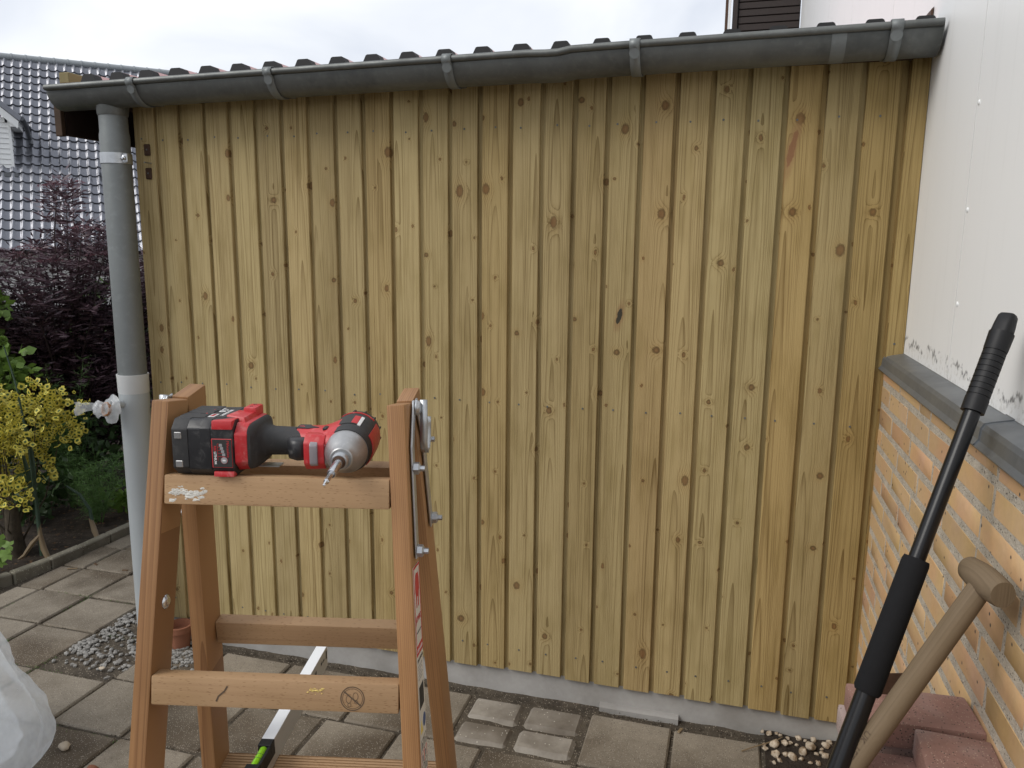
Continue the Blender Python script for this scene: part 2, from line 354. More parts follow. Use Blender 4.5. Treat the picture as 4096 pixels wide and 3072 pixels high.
# thin translucent polythene
def poly(name, alpha, tintc):
    g = G(name, 0.16, spec=0.9)
    g.col(tintc)
    tl = g.nd('ShaderNodeBsdfTranslucent', Color=tintc)
    m1 = g.nd('ShaderNodeMixShader', i0=0.55, i1=g.b.outputs[0], i2=tl.outputs[0])
    tr = g.nd('ShaderNodeBsdfTransparent', Color=(0.97, 0.98, 1.0, 1))
    n = g.noise(g.obj(), 7.0, 4.0, 0.6, 0.5)
    m2 = g.nd('ShaderNodeMixShader', i0=g.range(n, 0.3, 0.75, alpha - 0.12, alpha + 0.12), i1=m1.outputs[0], i2=tr.outputs[0])
    g.t.links.new(m2.outputs[0], g.out.inputs[0])
    g.bump(g.noise(g.obj(), 14.0, 2.0, 0.5, 2.0), 0.25, 0.012)
    return g.m
M['bag'] = poly('thin_polythene', 0.64, (0.94, 0.97, 0.99))
M['bag2'] = poly('clear_wrap', 0.58, (0.86, 0.88, 0.90))

# ------------------------------------------------------------------ mesh helpers
COL = scene.collection
def empty(name, loc=(0, 0, 0), rot=(0, 0, 0), parent=None):
    o = bpy.data.objects.new(name, None); COL.objects.link(o)
    o.empty_display_size = 0.1; o.location = loc; o.rotation_euler = rot
    if parent: o.parent = parent
    return o
def tag(o, label, cat, group=None):
    o['label'] = label; o['category'] = cat
    if group: o['group'] = group
    return o
def link(name, me, mat=None, parent=None, loc=(0, 0, 0), rot=(0, 0, 0), kind=None, mtx=None):
    o = bpy.data.objects.new(name, me); COL.objects.link(o)
    if mat is not None and len(me.materials) == 0:
        for m_ in (mat if isinstance(mat, (list, tuple)) else [mat]): me.materials.append(m_)
    if parent: o.parent = parent
    if mtx is not None: o.matrix_local = mtx
    else: o.location = loc; o.rotation_euler = rot
    if kind: o['kind'] = kind
    return o
def finish(me, smooth=None):
    if smooth is not None:
        me.shade_smooth()
        me.set_sharp_from_angle(angle=R(smooth))
    return me
def bm_mesh(bm, name, smooth=None):
    bmesh.ops.recalc_face_normals(bm, faces=bm.faces)
    me = bpy.data.meshes.new(name); bm.to_mesh(me); bm.free()
    return finish(me, smooth)
def box_mesh(name, lo, hi, bev=0.0, seg=1):
    bm = bmesh.new()
    bmesh.ops.create_cube(bm, size=1.0)
    for v in bm.verts:
        v.co = Vector(((lo[i] + hi[i]) / 2 + v.co[i] * (hi[i] - lo[i]) for i in range(3)))
    if bev > 0: bmesh.ops.bevel(bm, geom=bm.edges[:], offset=bev, segments=seg, profile=0.6, affect='EDGES')
    return bm_mesh(bm, name, 35 if bev > 0 else None)
def hexa_mesh(name, pts, bev=0.0, seg=1):
    """pts: 8 corners, bottom ring of 4 then top ring of 4"""
    bm = bmesh.new(); v = [bm.verts.new(p) for p in pts]
    for f in ((3, 2, 1, 0), (4, 5, 6, 7), (0, 1, 5, 4), (1, 2, 6, 5), (2, 3, 7, 6), (3, 0, 4, 7)): bm.faces.new([v[i] for i in f])
    if bev: bmesh.ops.bevel(bm, geom=bm.edges[:], offset=bev, segments=seg, profile=0.6, affect='EDGES')
    return bm_mesh(bm, name, 35 if bev else None)
def loft_mesh(name, rings, caps=True, closed=True, smooth=40, mats=None):
    n = len(rings[0]); vs_, fs = [], []
    for r_ in rings: vs_ += [tuple(p) for p in r_]
    for i in range(len(rings) - 1):
        for j in range(n if closed else n - 1):
            a, b = i * n + j, i * n + (j + 1) % n
            fs.append((a, b, b + n, a + n))
    if caps and closed:
        fs.append(tuple(range(n))[::-1]); fs.append(tuple((len(rings) - 1) * n + k for k in range(n)))
    me = bpy.data.meshes.new(name); me.from_pydata(vs_, [], fs)
    bm = bmesh.new(); bm.from_mesh(me); bmesh.ops.recalc_face_normals(bm, faces=bm.faces); bm.to_mesh(me); bm.free()
    return finish(me, smooth)
def frame_of(d):
    d = Vector(d).normalized(); a = Vector((0, 0, 1)) if abs(d.z) < 0.9 else Vector((1, 0, 0))
    x = d.cross(a).normalized(); return x, d.cross(x).normalized()
def tube_rings(path, radii, n=10):
    path = [Vector(p) for p in path]
    if not isinstance(radii, (list, tuple)): radii = [radii] * len(path)
    rings = []; x = None
    for i, p in enumerate(path):
        d = (path[min(i + 1, len(path) - 1)] - path[max(i - 1, 0)]).normalized()
        if x is None: x, _ = frame_of(d)
        x = (x - d * x.dot(d)).normalized(); y = d.cross(x)
        rings.append([p + (x * math.cos(2 * math.pi * k / n) + y * math.sin(2 * math.pi * k / n)) * radii[i] for k in range(n)])
    return rings
def tube_mesh(name, path, radii, n=10, smooth=50): return loft_mesh(name, tube_rings(path, radii, n), smooth=smooth)
def lathe_mesh(name, prof, origin=(0, 0, 0), axis=(0, 0, 1), n=24, smooth=35, caps=True):
    x, y = frame_of(axis); a = Vector(axis).normalized(); o = Vector(origin)
    rings = [[o + a * h + (x * math.cos(2 * math.pi * k / n) + y * math.sin(2 * math.pi * k / n)) * max(r_, 1e-5) for k in range(n)] for r_, h in prof]
    return loft_mesh(name, rings, caps=caps, smooth=smooth)
def prism_mesh(name, poly, axis, lo, hi, bev=0.0, smooth=None):
    """poly: 2-D outline; axis 0/1/2 = direction of extrusion (the outline takes the two other axes in order)"""
    def P(a, b, c):
        return {0: (c, a, b), 1: (a, c, b), 2: (a, b, c)}[axis]
    bm = bmesh.new()
    r1 = [bm.verts.new(P(a, b, lo)) for a, b in poly]; r2 = [bm.verts.new(P(a, b, hi)) for a, b in poly]
    n = len(poly)
    for i in range(n): bm.faces.new((r1[i], r1[(i + 1) % n], r2[(i + 1) % n], r2[i]))
    bm.faces.new(r1[::-1]); bm.faces.new(r2)
    if bev: bmesh.ops.bevel(bm, geom=[e for e in bm.edges], offset=bev, segments=1, affect='EDGES')
    return bm_mesh(bm, name, smooth if smooth else (35 if bev else None))
def raw_mesh(name, verts, faces, smooth=None, matidx=None):
    me = bpy.data.meshes.new(name); me.from_pydata([tuple(v) for v in verts], [], faces)
    if matidx is not None: me.polygons.foreach_set('material_index', matidx)
    me.update(); return finish(me, smooth)
def sring(c, ex, ey, rx, ry, p=2.6, n=24):
    """superellipse ring"""
    out = []
    for k in range(n):
        t = 2 * math.pi * k / n; ct, st = math.cos(t), math.sin(t)
        out.append(Vector(c) + Vector(ex) * (rx * math.copysign(abs(ct) ** (2 / p), ct)) + Vector(ey) * (ry * math.copysign(abs(st) ** (2 / p), st)))
    return out
def text_mesh(body, size, extrude=0.0002, align='CENTER', shear=0.0, bold=0.0):
    cu = bpy.data.curves.new('lettering', 'FONT'); cu.body = body; cu.size = size; cu.extrude = extrude; cu.align_x = align; cu.align_y = 'CENTER'
    cu.resolution_u = 2; cu.shear = shear; cu.offset = bold
    o = bpy.data.objects.new('lettering', cu); COL.objects.link(o)
    dg = bpy.context.evaluated_depsgraph_get()
    me = bpy.data.meshes.new_from_object(o.evaluated_get(dg)); me.name = 'lettering'
    bpy.data.objects.remove(o); bpy.data.curves.remove(cu)
    return me
def basis(x, y, z, loc):
    m = Matrix.Identity(4)
    for i, v in enumerate((x, y, z)):
        for j in range(3): m[j][i] = v[j]
    for j in range(3): m[j][3] = loc[j]
    return m
def rock_mesh(name, r, seed, sub=2, flat=0.7, rough=0.25):
    bm = bmesh.new(); bmesh.ops.create_icosphere(bm, subdivisions=sub, radius=1.0)
    off = Vector((seed * 7.1, seed * 3.3, seed * 1.7))
    for v in bm.verts:
        k = 1 + rough * mnoise.noise(v.co * 1.3 + off) * 2
        v.co = Vector((v.co.x * k * r, v.co.y * k * r * 0.78, v.co.z * k * r * flat))
    return bm_mesh(bm, name, 60)

def wloc(o):
    v = Vector(o.location)
    while o.parent: o = o.parent; v = v + o.location
    return v
def part(name, me, mat, parent, loc=(0, 0, 0), rot=(0, 0, 0), kind=None):
    """a part given in world coordinates under an unrotated thing"""
    return link(name, me, mat, parent, Vector(loc) - wloc(parent), rot, kind)

# ================================================================== SETTING: ground, paving, kerb, bed
def sheet(name, x0, x1, y0, y1, nx, ny, zf, mat):
    vs_, fs = [], []
    for j in range(ny + 1):
        for i in range(nx + 1):
            x = x0 + (x1 - x0) * i / nx; y = y0 + (y1 - y0) * j / ny
            vs_.append((x, y, zf(x, y)))
    for j in range(ny):
        for i in range(nx):
            a = j * (nx + 1) + i; fs.append((a, a + 1, a + nx + 2, a + nx + 1))
    o = link(name, raw_mesh(name, vs_, fs, 60), mat)
    o['kind'] = 'structure'; return o
sheet('ground', -160, 160, -160, 160, 2, 2, lambda x, y: -0.10, M['soil'])
def bedz(x, y): return -0.004 + 0.022 * mnoise.noise(Vector((x * 5, y * 5, 0))) + 0.012 * mnoise.noise(Vector((x * 17, y * 17, 3)))
sheet('flower_bed', -6.0, -1.09, -1.6, 5.0, 70, 90, bedz, M['soil'])
def jz(x, y): return -0.010 + 0.006 * mnoise.noise(Vector((x * 9, y * 9, 1))) + 0.003 * mnoise.noise(Vector((x * 40, y * 40, 5)))
paving = empty('paving'); paving['kind'] = 'structure'
bedo = sheet('paving_bed', -1.10, 2.76, -4.4, 3.2, 150, 280, jz, M['sand'])
prng = random.Random(11)
SLABM = {}
def slab(x0, x1, y0, y1, mat, nm, gap=0.006, z=0.0, bev=0.006, thick=0.035):
    w, h = round(x1 - x0 - gap * 2, 3), round(y1 - y0 - gap * 2, 3)
    key = (w, h, nm)
    if key not in SLABM: SLABM[key] = box_mesh(nm, (-w / 2, -h / 2, -thick), (w / 2, h / 2, 0), bev)
    return part(nm, SLABM[key], mat, paving, ((x0 + x1) / 2, (y0 + y1) / 2, z + prng.uniform(-0.003, 0.003)), (prng.uniform(-.006, .006), prng.uniform(-.006, .006), prng.uniform(-.008, .008)))
yL = [2.7, 2.41, 2.12, 1.83, 1.55, 1.27, 1.0, .735, .467, .208, -.068, -.36, -.648, -.945, -1.24, -1.54, -1.84, -2.14, -2.44, -2.74, -3.04]
xL = [-1.03, -.886, -.605, -.31, .03]
for j in range(len(yL) - 1):
    for i in range(4):
        x0, x1, y1, y0 = xL[i], xL[i + 1], yL[j], yL[j + 1]
        if i == 3 and -0.5 < (y0 + y1) / 2 < 0.2: continue          # lifted slabs: gravel patch
        if (y0 + y1) / 2 < -1.0 and i == 0: x0 = -1.1
        slab(x0, x1, y0, y1, M['slab'], 'paving_slab')
xR = [.03, .33, .635, .94, 1.22, 1.525, 1.835, 2.125, 2.42, 2.70]
yR = [-.045, -.335, -.63, -.925, -1.22, -1.515, -1.81, -2.105, -2.40, -2.70, -3.0]
for j in range(len(yR) - 1):
    for i in range(len(xR) - 1):
        x0, x1, y1, y0 = xR[i], xR[i + 1], yR[j], yR[j + 1]
        if j == 0 and i in (4, 5): continue
        if j == 0 and i == 8: continue
        if j == 0 and i == 3: slab(1.00, 1.395, y0, y1, M['slab'], 'paving_slab'); continue
        if j == 0 and i == 2: x1 = 1.00
        slab(x0, x1, y0, y1, M['slab'], 'paving_slab')
for a, b in ((1.40, 1.605), (1.61, 1.825)):
    for c, d in ((-.19, -.045), (-.325, -.195)): slab(a, b, c, d, M['cobble'], 'cobble', 0.008, 0.002, 0.014, 0.06)
# kerb
kerb = empty('kerb'); kerb['kind'] = 'structure'
kp = [(-1.36, -1.5), (-1.27, -.7), (-1.13, 0.02), (-1.06, .3), (-1.035, .5), (-1.03, 1.0), (-1.03, 3.0)]
def poly_at(pl, s):
    for a, b in zip(pl, pl[1:]):
        L_ = math.dist(a, b)
        if s <= L_: return Vector(a).lerp(Vector(b), s / L_)
        s -= L_
    return Vector(pl[-1])
kme = box_mesh('kerb_stone', (-.048, -.095, -.10), (0, .095, .047), .006)
s = 0.1
while s < 4.4:
    p, q = poly_at(kp, s - .05), poly_at(kp, s + .05)
    c = poly_at(kp, s)
    part('kerb_stone', kme, M['kerb'], kerb, (c.x, c.y, prng.uniform(-.004, .004)), (0, prng.uniform(-.03, .03), math.atan2(q.y - p.y, q.x - p.x) - math.pi / 2 + prng.uniform(-.02, .02)))
    s += .195

# ================================================================== SHED
shed = empty('garden_shed', (1.35, 0.0, 0.0))
tag(shed, 'shed wall of new upright treated timber boards under a red sheet roof', 'shed')
part('wall_core', box_mesh('wall_core', (0.02, .0255, .05), (2.69, 3.0, 2.19)), M['darkwood'], shed)
part('plinth', box_mesh('plinth', (-.01, .017, -.04), (2.73, .14, .112), .004), M['found'], shed)
part('plinth_ledge', prism_mesh('plinth_ledge', [(.0172, -.03), (-.012, -.03), (-.010, .008), (.002, .012), (.0172, .013)], 0, 1.86, 2.14), M['found'], shed)
FEAT = {}
def feature_clad(name, a0, l0, wa, wl, core, halo):
    m = M['clad'].copy(); m.name = name; t = m.node_tree
    bs = [n for n in t.nodes if n.type == 'BSDF_PRINCIPLED'][0]
    src = bs.inputs['Base Color'].links[0].from_socket
    g = G.__new__(G); g.m = m; g.t = t; g.b = bs; g.tc = None
    x = g.sep(g.obj())
    wob = g.math('MULTIPLY', g.math('SUBTRACT', g.noise(g.obj(), 45.0, 4.0, 0.6), .5), 1.2)
    da = g.math('DIVIDE', g.math('SUBTRACT', g.math('ADD', x[0], g.math('MULTIPLY', g.math('SUBTRACT', x[2], l0), -0.18)), a0), wa)
    dl = g.math('DIVIDE', g.math('SUBTRACT', x[2], l0), wl)
    q = g.math('ADD', g.math('SQRT', g.math('ADD', g.math('MULTIPLY', da, da), g.math('MULTIPLY', dl, dl))), wob)
    c = g.mix(g.range(q, 2.3, 0.9, 0, .7), src, halo)
    c = g.mix(g.range(q, 1.05, 0.8, 0, .92), c, core)
    g.col(c); return m
bme_sizes = {}
def board_mesh():
    prof = [(-.001, .020), (0, .002), (.002, 0), (.088, 0), (.0898, .0015), (.0905, .0140), (.110, .0140), (.110, .0235), (-.001, .0235)]
    return prism_mesh('board', prof, 2, 0.0, 2.105)
bmes = board_mesh()
TINT = [(1.05, 1.03, 1.02), (1.04, 1.03, 1.0), (1.02, 1.02, 1.0), (1.06, 1.05, 1.03), (1.03, 1.03, 1.0), (1.04, 1.03, 1.02), (1.0, .97, .93), (1.02, 1.0, .97), (1.0, .99, .97), (1.03, .98, .9),
        (1.02, 1.02, 1.0), (1.0, .99, .95), (.99, .97, .93), (1.02, .97, .88), (1.0, .99, .97), (.98, .97, .95), (.99, .96, .9), (.98, .97, .93), (1.0, .93, .86), (.95, .92, .87),
        (.95, .95, .91), (.95, .96, .92), (.95, .87, .73), (.94, .92, .86), (.95, .87, .70)]
screw = lathe_mesh('screw', [(.0034, .0), (.0034, -.0008), (.0022, -.0012), (.0009, -.0005)], axis=(0, 1, 0), n=8)
srng = random.Random(5)
cknot = feature_clad('treated_cladding_dark_knot', .048, 1.33, .0085, .030, (.028, .03, .024), (.25, .15, .07))
credk = feature_clad('treated_cladding_red_knot', .018, 1.85, .010, .06, (.26, .13, .065), (.33, .2, .09))
for k in range(25):
    jit = srng.uniform(-.004, .004)
    mt = M['clad']
    me = bmes
    if k == 17: me = bmes.copy(); mt = cknot
    if k == 22: me = bmes.copy(); mt = credk
    if k in (17, 22): me.materials.clear()
    b = part('board', me, mt, shed, (.107 * (k + 1) - .090, srng.uniform(-.0012, .0012), .090 + jit), (0, srng.uniform(-.0006, .0006), 0))
    t = TINT[k]; b.color = (*t, 1)
    for z in (.178, 1.103, 2.03):
        part('screw', screw, M['zinc'], b, (.107 * (k + 1) - .090 + .034 + srng.uniform(-.012, .012), -.0006, z + srng.uniform(-.005, .005)))
tr = part('corner_trim', box_mesh('corner_trim', (0, 0, 0), (.048, .018, .862), .0015), M['clad'], shed, (2.697, -.0185, 1.318)); tr.color = (.95, .87, .70, 1)
part('screw', screw, M['galv'], tr, (2.717, -.0192, 1.366))
part('trim_backing', box_mesh('trim_backing', (2.694, .006, .09), (2.703, .022, 2.18)), M['clad'], shed).color = (.85, .72, .52, 1)
hp = box_mesh('hinge_plate', (0, -.003, 0), (.026, 0, .042), .003)
for z in (1.972, 1.885):
    h = part('hinge_plate', hp, M['rustplate'], shed, (.062, -.0015, z)); h['label'] = 'small brown steel hinge plate beside the downpipe'
    part('screw', screw, M['chrome'], h, (.074, -.005, z + .022))
# roof
roofz = lambda x: 2.226 + .0065 * x
RS = math.tan(R(1.2))
prof = [(-.33, 0.0)]
for i in range(23):
    c = -.105 + .1279 * i
    prof += [(c - .038, 0), (c - .021, .033), (c + .021, .033), (c + .038, 0)]
prof.append((2.742, 0))
vs_, fs = [], []
for y in (-.062, 3.1):
    for x, z in prof: vs_.append((x, y, roofz(x) + z + (y + .062) * RS))
n = len(prof)
for i in range(n - 1): fs.append((i, i + 1, n + i + 1, n + i))
rs = part('roof_sheet', raw_mesh('roof_sheet', vs_, fs), M['roofred'], shed)
md = rs.modifiers.new('thickness', 'SOLIDIFY'); md.thickness = .0012; md.offset = -1
cl = prism_mesh('closure', [(-.039, -.001), (-.022, .032), (-.017, .0345), (.017, .0345), (.022, .032), (.039, -.001)], 1, -.010, .030)
for i in range(23):
    c = -.105 + .1279 * i
    part('closure', cl, M['black'], rs, (c, -.064, roofz(c) + .0005))
part('fascia', box_mesh('fascia', (-.31, -.026, 2.178), (2.70, -.003, 2.232), .002), M['darkwood'], shed)
part('verge_batten', box_mesh('verge_batten', (-.262, -.05, 2.238), (-.215, 3.0, 2.278), .003), M['mossy'], shed)
for i, (z0, z1) in enumerate(((2.058, 2.116), (2.119, 2.176), (2.179, 2.235))):
    part('barge_board', box_mesh('barge_board', (-.325, .002, z0), (-.305, 3.0, z1), .004), M['darkwood'], shed)
part('barge_backing', box_mesh('barge_backing', (-.3035, .004, 2.06), (-.298, 3.0, 2.234)), M['nearblack'], shed)
part('barge_end', box_mesh('barge_end', (-.33, -.02, 2.052), (-.298, .0, 2.236), .002), M['darkwood'], shed)
part('soffit', box_mesh('soffit', (-.30, .01, 2.20), (.02, 3.0, 2.215)), M['darkwood'], shed)
part('wall_flashing', prism_mesh('wall_flashing', [(2.738, 2.290), (2.744, 2.290), (2.744, 2.325), (2.738, 2.318)], 1, .02, 2.9), M['rustplate'], shed)

# ================================================================== GUTTER
gut = empty('gutter', (1.3, -.10, 2.12)); tag(gut, 'half-round grey zinc gutter along the shed eave with strap brackets', 'gutter')
GR, GY = .068, -.100
def gz(x): return 2.196 + .0112 * (x + .206) + (.004 if x > 1.70 else 0) - .004 * math.exp(-((x - 1.68) / .05) ** 2)
xs = [-.206, .1, .4, .8, 1.2, 1.5, 1.6, 1.66, 1.70, 1.74, 1.85, 2.1, 2.4, 2.65, 2.735]
def trough(r, x0=None, x1=None, na=18):
    rings = []
    for x in xs if x0 is None else (x0, x1):
        rings.append([(x, GY - r * math.cos(math.pi * k / na), gz(x) - r * math.sin(math.pi * k / na)) for k in range(na + 1)])
    return rings
rr = trough(GR); vs_, fs = [], []
for r_ in rr: vs_ += r_
n = len(rr[0])
for i in range(len(rr) - 1):
    for j in range(n - 1): fs.append((i * n + j, i * n + j + 1, (i + 1) * n + j + 1, (i + 1) * n + j))
tr_ = part('trough', raw_mesh('trough', vs_, fs, 40), M['zinc'], gut)
md = tr_.modifiers.new('thickness', 'SOLIDIFY'); md.thickness = .0016; md.offset = 0
part('bead', tube_mesh('bead', [(x, GY - GR - .004, gz(x) + .002) for x in xs], .0105, 12), M['zinc'], gut)
for x in (-.206, 2.735):
    vs_ = [(x, GY - GR * math.cos(math.pi * k / 18), gz(x) - GR * math.sin(math.pi * k / 18)) for k in range(19)]
    vs_ += [(x + .003, a[1], a[2]) for a in vs_]
    fs = [tuple(range(19)), tuple(range(37, 18, -1))] + [(k, k + 1, k + 20, k + 19) for k in range(18)] + [(18, 0, 19, 37)]
    part('end_cap', raw_mesh('end_cap', vs_, fs), M['zinc'], gut)
for x in (.13, 1.0, 2.50):
    pass
jr = [[(x, GY - (GR + .0018) * math.cos(math.pi * k / 18), gz(x) - (GR + .0018) * math.sin(math.pi * k / 18)) for k in range(19)] for x in (2.462, 2.5)]
jm = part('joint_sleeve', raw_mesh('joint_sleeve', jr[0] + jr[1], [(k, k + 1, k + 20, k + 19) for k in range(18)], 40), M['zincpipe'], gut)
for x in (.17, .718, 1.348, 1.927, 2.622):
    w = .015; z = gz(x); r = GR + .004
    pts = [(GY - GR + .020, z + .012), (GY - GR + .004, z + .017), (GY - GR - .010, z + .015), (GY - GR - .0185, z + .004), (GY - GR - .016, z - .008), (GY - r, z - .016)]
    pts += [(GY - r * math.cos(a), z - r * math.sin(a)) for a in [R(v) for v in (18, 30, 45, 60, 75, 90, 105, 120, 132)]]
    pts += [(-.028, z - r * .80)]
    vs_, fs = [], []
    for y_, z_ in pts: vs_ += [(x - w, y_, z_), (x + w, y_, z_)]
    for i in range(len(pts) - 1): fs.append((2 * i, 2 * i + 1, 2 * i + 3, 2 * i + 2))
    st = part('strap_bracket', raw_mesh('strap_bracket', vs_, fs, 50), M['zincpipe'], gut)
    md = st.modifiers.new('thickness', 'SOLIDIFY'); md.thickness = .0025; md.offset = 0
    tab = lathe_mesh('strap_tab', [(.0001, 0), (.0152, 0), (.0152, .002), (.0001, .002)], axis=(0, -1, 0), n=16)
    part('strap_tab', tab, M['zincpipe'], st, (x, GY - GR - .0075, z - .024), (R(16), 0, 0))

# ================================================================== DOWNPIPE
PX, PY = .0, -.080
dp = empty('downpipe', (PX, PY, 0)); tag(dp, 'grey round rainwater downpipe at the left corner of the shed', 'downpipe')
part('upper_pipe', lathe_mesh('upper_pipe', [(.0, 1.10), (.0525, 1.10), (.0525, 2.035), (.0495, 2.05), (.0495, 2.142), (.0, 2.142)], n=40), M['zincpipe'], dp, (PX, PY, 0))
part('outlet_collar', lathe_mesh('outlet_collar', [(.0510, 2.105), (.0535, 2.112), (.056, 2.135), (.058, 2.150), (.052, 2.150)], n=40, caps=False), M['zinc'], dp, (PX, PY, 0))
cm = part('clamp', lathe_mesh('clamp', [(.0530, 1.934), (.0555, 1.934), (.0555, 1.972), (.0530, 1.972)], n=40, caps=False), M['galv'], dp, (PX, PY, 0))
part('clamp_lug', box_mesh('clamp_lug', (.050, -.008, 1.936), (.074, -.003, 1.970), .004), M['galv'], cm, (PX, PY - .020, 0))
bl = lathe_mesh('eye_bolt', [(.0001, 0), (.0075, 0), (.0085, .003), (.0075, .006), (.004, .007), (.004, .010), (.0001, .010)], axis=(0, -1, 0), n=16)
part('eye_bolt', bl, M['chrome'], cm, (PX + .060, PY - .028, 1.953))
part('bolt_shank', tube_mesh('bolt_shank', [(.05, -.035, 1.944), (.05, .0, 1.944)], .0028, 8), M['galv'], cm, (.036, 0, 0))
part('pipe_socket', lathe_mesh('pipe_socket', [(.0540, 1.065), (.0565, 1.070), (.0575, 1.13), (.0585, 1.136), (.0585, 1.142), (.0535, 1.142)], n=40, caps=False), M['pvcjoint'], dp, (PX, PY, 0))
part('lower_pipe', lathe_mesh('lower_pipe', [(.0, -.02), (.0535, -.02), (.0535, 1.005), (.0555, 1.01), (.0555, 1.075), (.0, 1.075)], n=40), M['pvc'], dp, (PX, PY, 0))
part('tap_stub', lathe_mesh('tap_stub', [(.0001, 0), (.015, 0), (.015, .06), (.0001, .06)], axis=(-.25, -1, .12), n=16), M['pvc'], dp, (PX - .01, PY - .052, 1.03))

# plastic wrapped round the stub
def crumple(name, rings_fn, nu, nv, amp, freq, seed, smooth=25, caps=True):
    rings = []
    for i in range(nu):
        rr_ = []
        for j in range(nv):
            p, nrm = rings_fn(i / (nu - 1), 2 * math.pi * j / nv)
            d = mnoise.noise(p * freq + Vector((seed, 0, 0))) + .5 * mnoise.noise(p * freq * 2.3 + Vector((0, seed, 0)))
            e = 1 - abs(mnoise.noise(p * freq * .8 + Vector((seed, seed, 0)))) * 2
            rr_.append(p + nrm * (amp * (d * .6 + e * .6)))
        rings.append(rr_)
    return loft_mesh(name, rings, caps=caps, smooth=smooth)
wrap = empty('plastic_wrap', (-.03, -.19, 1.02)); tag(wrap, 'clear plastic bag rubber-banded over a pipe stub on the downpipe', 'plastic bag')
def wf(t, a):
    ax = Vector((-.30, -.93, .18)).normalized(); x, y = frame_of(ax)
    prof_ = [(.030, -.035), (.050, -.018), (.026, -.006), (.019, .006), (.022, .016), (.026, .036), (.012, .05)]
    s_ = t * 6; i = min(int(s_), 5); f = s_ - i
    r_ = prof_[i][0] * (1 - f) + prof_[i + 1][0] * f; h = prof_[i][1] * (1 - f) + prof_[i + 1][1] * f
    n_ = x * math.cos(a) + y * math.sin(a)
    return ax * h + n_ * r_, n_
part('wrap_film', crumple('wrap_film', wf, 26, 34, .014, 34, 3.0), M['bag2'], wrap, (-.03, -.19, 1.02))
fl = []
for i in range(14):
    t = i / 13
    for j in range(6):
        s_ = j / 5 - .5
        p = Vector((-.03 - .085 * t, -.02 - .02 * t, .012 - .010 * t + s_ * (.02 + .035 * t)))
        p += Vector((0, 1, 0)) * .012 * mnoise.noise(p * 60) + Vector((0, 0, 1)) * .006 * mnoise.noise(p * 45)
        fl.append(p)
part('wrap_tail', raw_mesh('wrap_tail', fl, [(i * 6 + j, i * 6 + j + 1, i * 6 + j + 7, i * 6 + j + 6) for i in range(13) for j in range(5)], 40), M['bag2'], wrap, (-.03, -.19, 1.02))
axw = Vector((-.30, -.93, .18)).normalized()
for k in range(2):
    xw, yw = frame_of(axw)
    ring = [axw * (.0 + k * .007) + (xw * math.cos(2 * math.pi * i / 20) + yw * math.sin(2 * math.pi * i / 20)) * .0245 for i in range(21)]
    part('rubber_band', tube_mesh('rubber_band', ring, .0033, 6), M['brownband'], wrap, (-.03, -.19, 1.02))

# ================================================================== HOUSE ON THE RIGHT (white panels above yellow brick)
XB, XW = 2.700, 2.746
hs = empty('house', (2.9, -1.0, 0)); tag(hs, 'house side with white panels above a yellow brick base', 'house')
part('mortar_wall', box_mesh('mortar_wall', (XB + .0011, -4.0, -.05), (XB + .20, .06, 1.300)), M['mortar'], hs)
brng = random.Random(3)
BR = {}
def brick_mesh(L, v):
    bm = bmesh.new(); bmesh.ops.create_cube(bm, size=1.0)
    r_ = random.Random(v * 100 + int(L * 1000))
    for q in bm.verts: q.co = Vector((q.co.x * .05 + .025, q.co.y * L, q.co.z * .0528)) + Vector((0, r_.uniform(-.0025, .0025), r_.uniform(-.002, .002)))
    bmesh.ops.bevel(bm, geom=bm.edges[:], offset=.0042, segments=1, affect='EDGES')
    for q in bm.verts: q.co += Vector((0, r_.uniform(-.0012, .0012), r_.uniform(-.0012, .0012)))
    return bm_mesh(bm, 'brick', 40)
def brick(y0, y1, z):
    L_ = round(y1 - y0, 3)
    key = (L_, brng.randrange(5))
    if key not in BR: BR[key] = brick_mesh(*key)
    part('brick', BR[key], M['brick'], hs, (XB + brng.uniform(-.0004, .0004), (y0 + y1) / 2, z), (0, 0, brng.uniform(-.002, .002)))
START = [-.243, -.180, -.116, -.052]
for c in range(20):
    z = 1.2745 - .0667 * c
    if z < 0: break
    if c == 0:
        ys_ = [0.03, -.243, -.482, -.593, -.83, -1.077, -1.32, -1.56, -1.80, -2.04, -2.28, -2.52]
    else:
        first = START[[1, 2, 1, 3, 0, 2, 1, 0, 3, 2, 1, 2, 0, 3, 1, 2, 0, 1, 2, 1][c]]
        ys_ = [0.03, first]
        while ys_[-1] > -2.6: ys_.append(ys_[-1] - .240 + brng.uniform(-.004, .004))
        if c % 5 == 2 and len(ys_) > 5: ys_.insert(4, ys_[3] - .118); ys_ = ys_[:5] + [y - .12 for y in ys_[5:]]
    for a, b in zip(ys_, ys_[1:]):
        brick(b + .0042, a - .0042, z)
# coping
cprof = [(XW + .01, 1.306), (XW + .01, 1.345), (XW - .002, 1.337), (2.712, 1.331), (2.699, 1.327), (2.694, 1.318), (2.692, 1.296), (2.684, 1.286), (2.688, 1.281), (2.702, 1.292), (2.706, 1.300)]
for a, b in ((-.935, .012), (-1.94, -.945), (-3.9, -1.95)):
    cp = part('coping', prism_mesh('coping', cprof, 1, a, b, smooth=20), M['coping'], hs)
part('coping_lap', prism_mesh('coping_lap', [(x - .0022 if z < 1.33 else x, z + .0022) for x, z in cprof[1:8]] + [(2.69, 1.29), (2.705, 1.325), (XW, 1.338)], 1, -.985, -.938), M['coping'], hs)
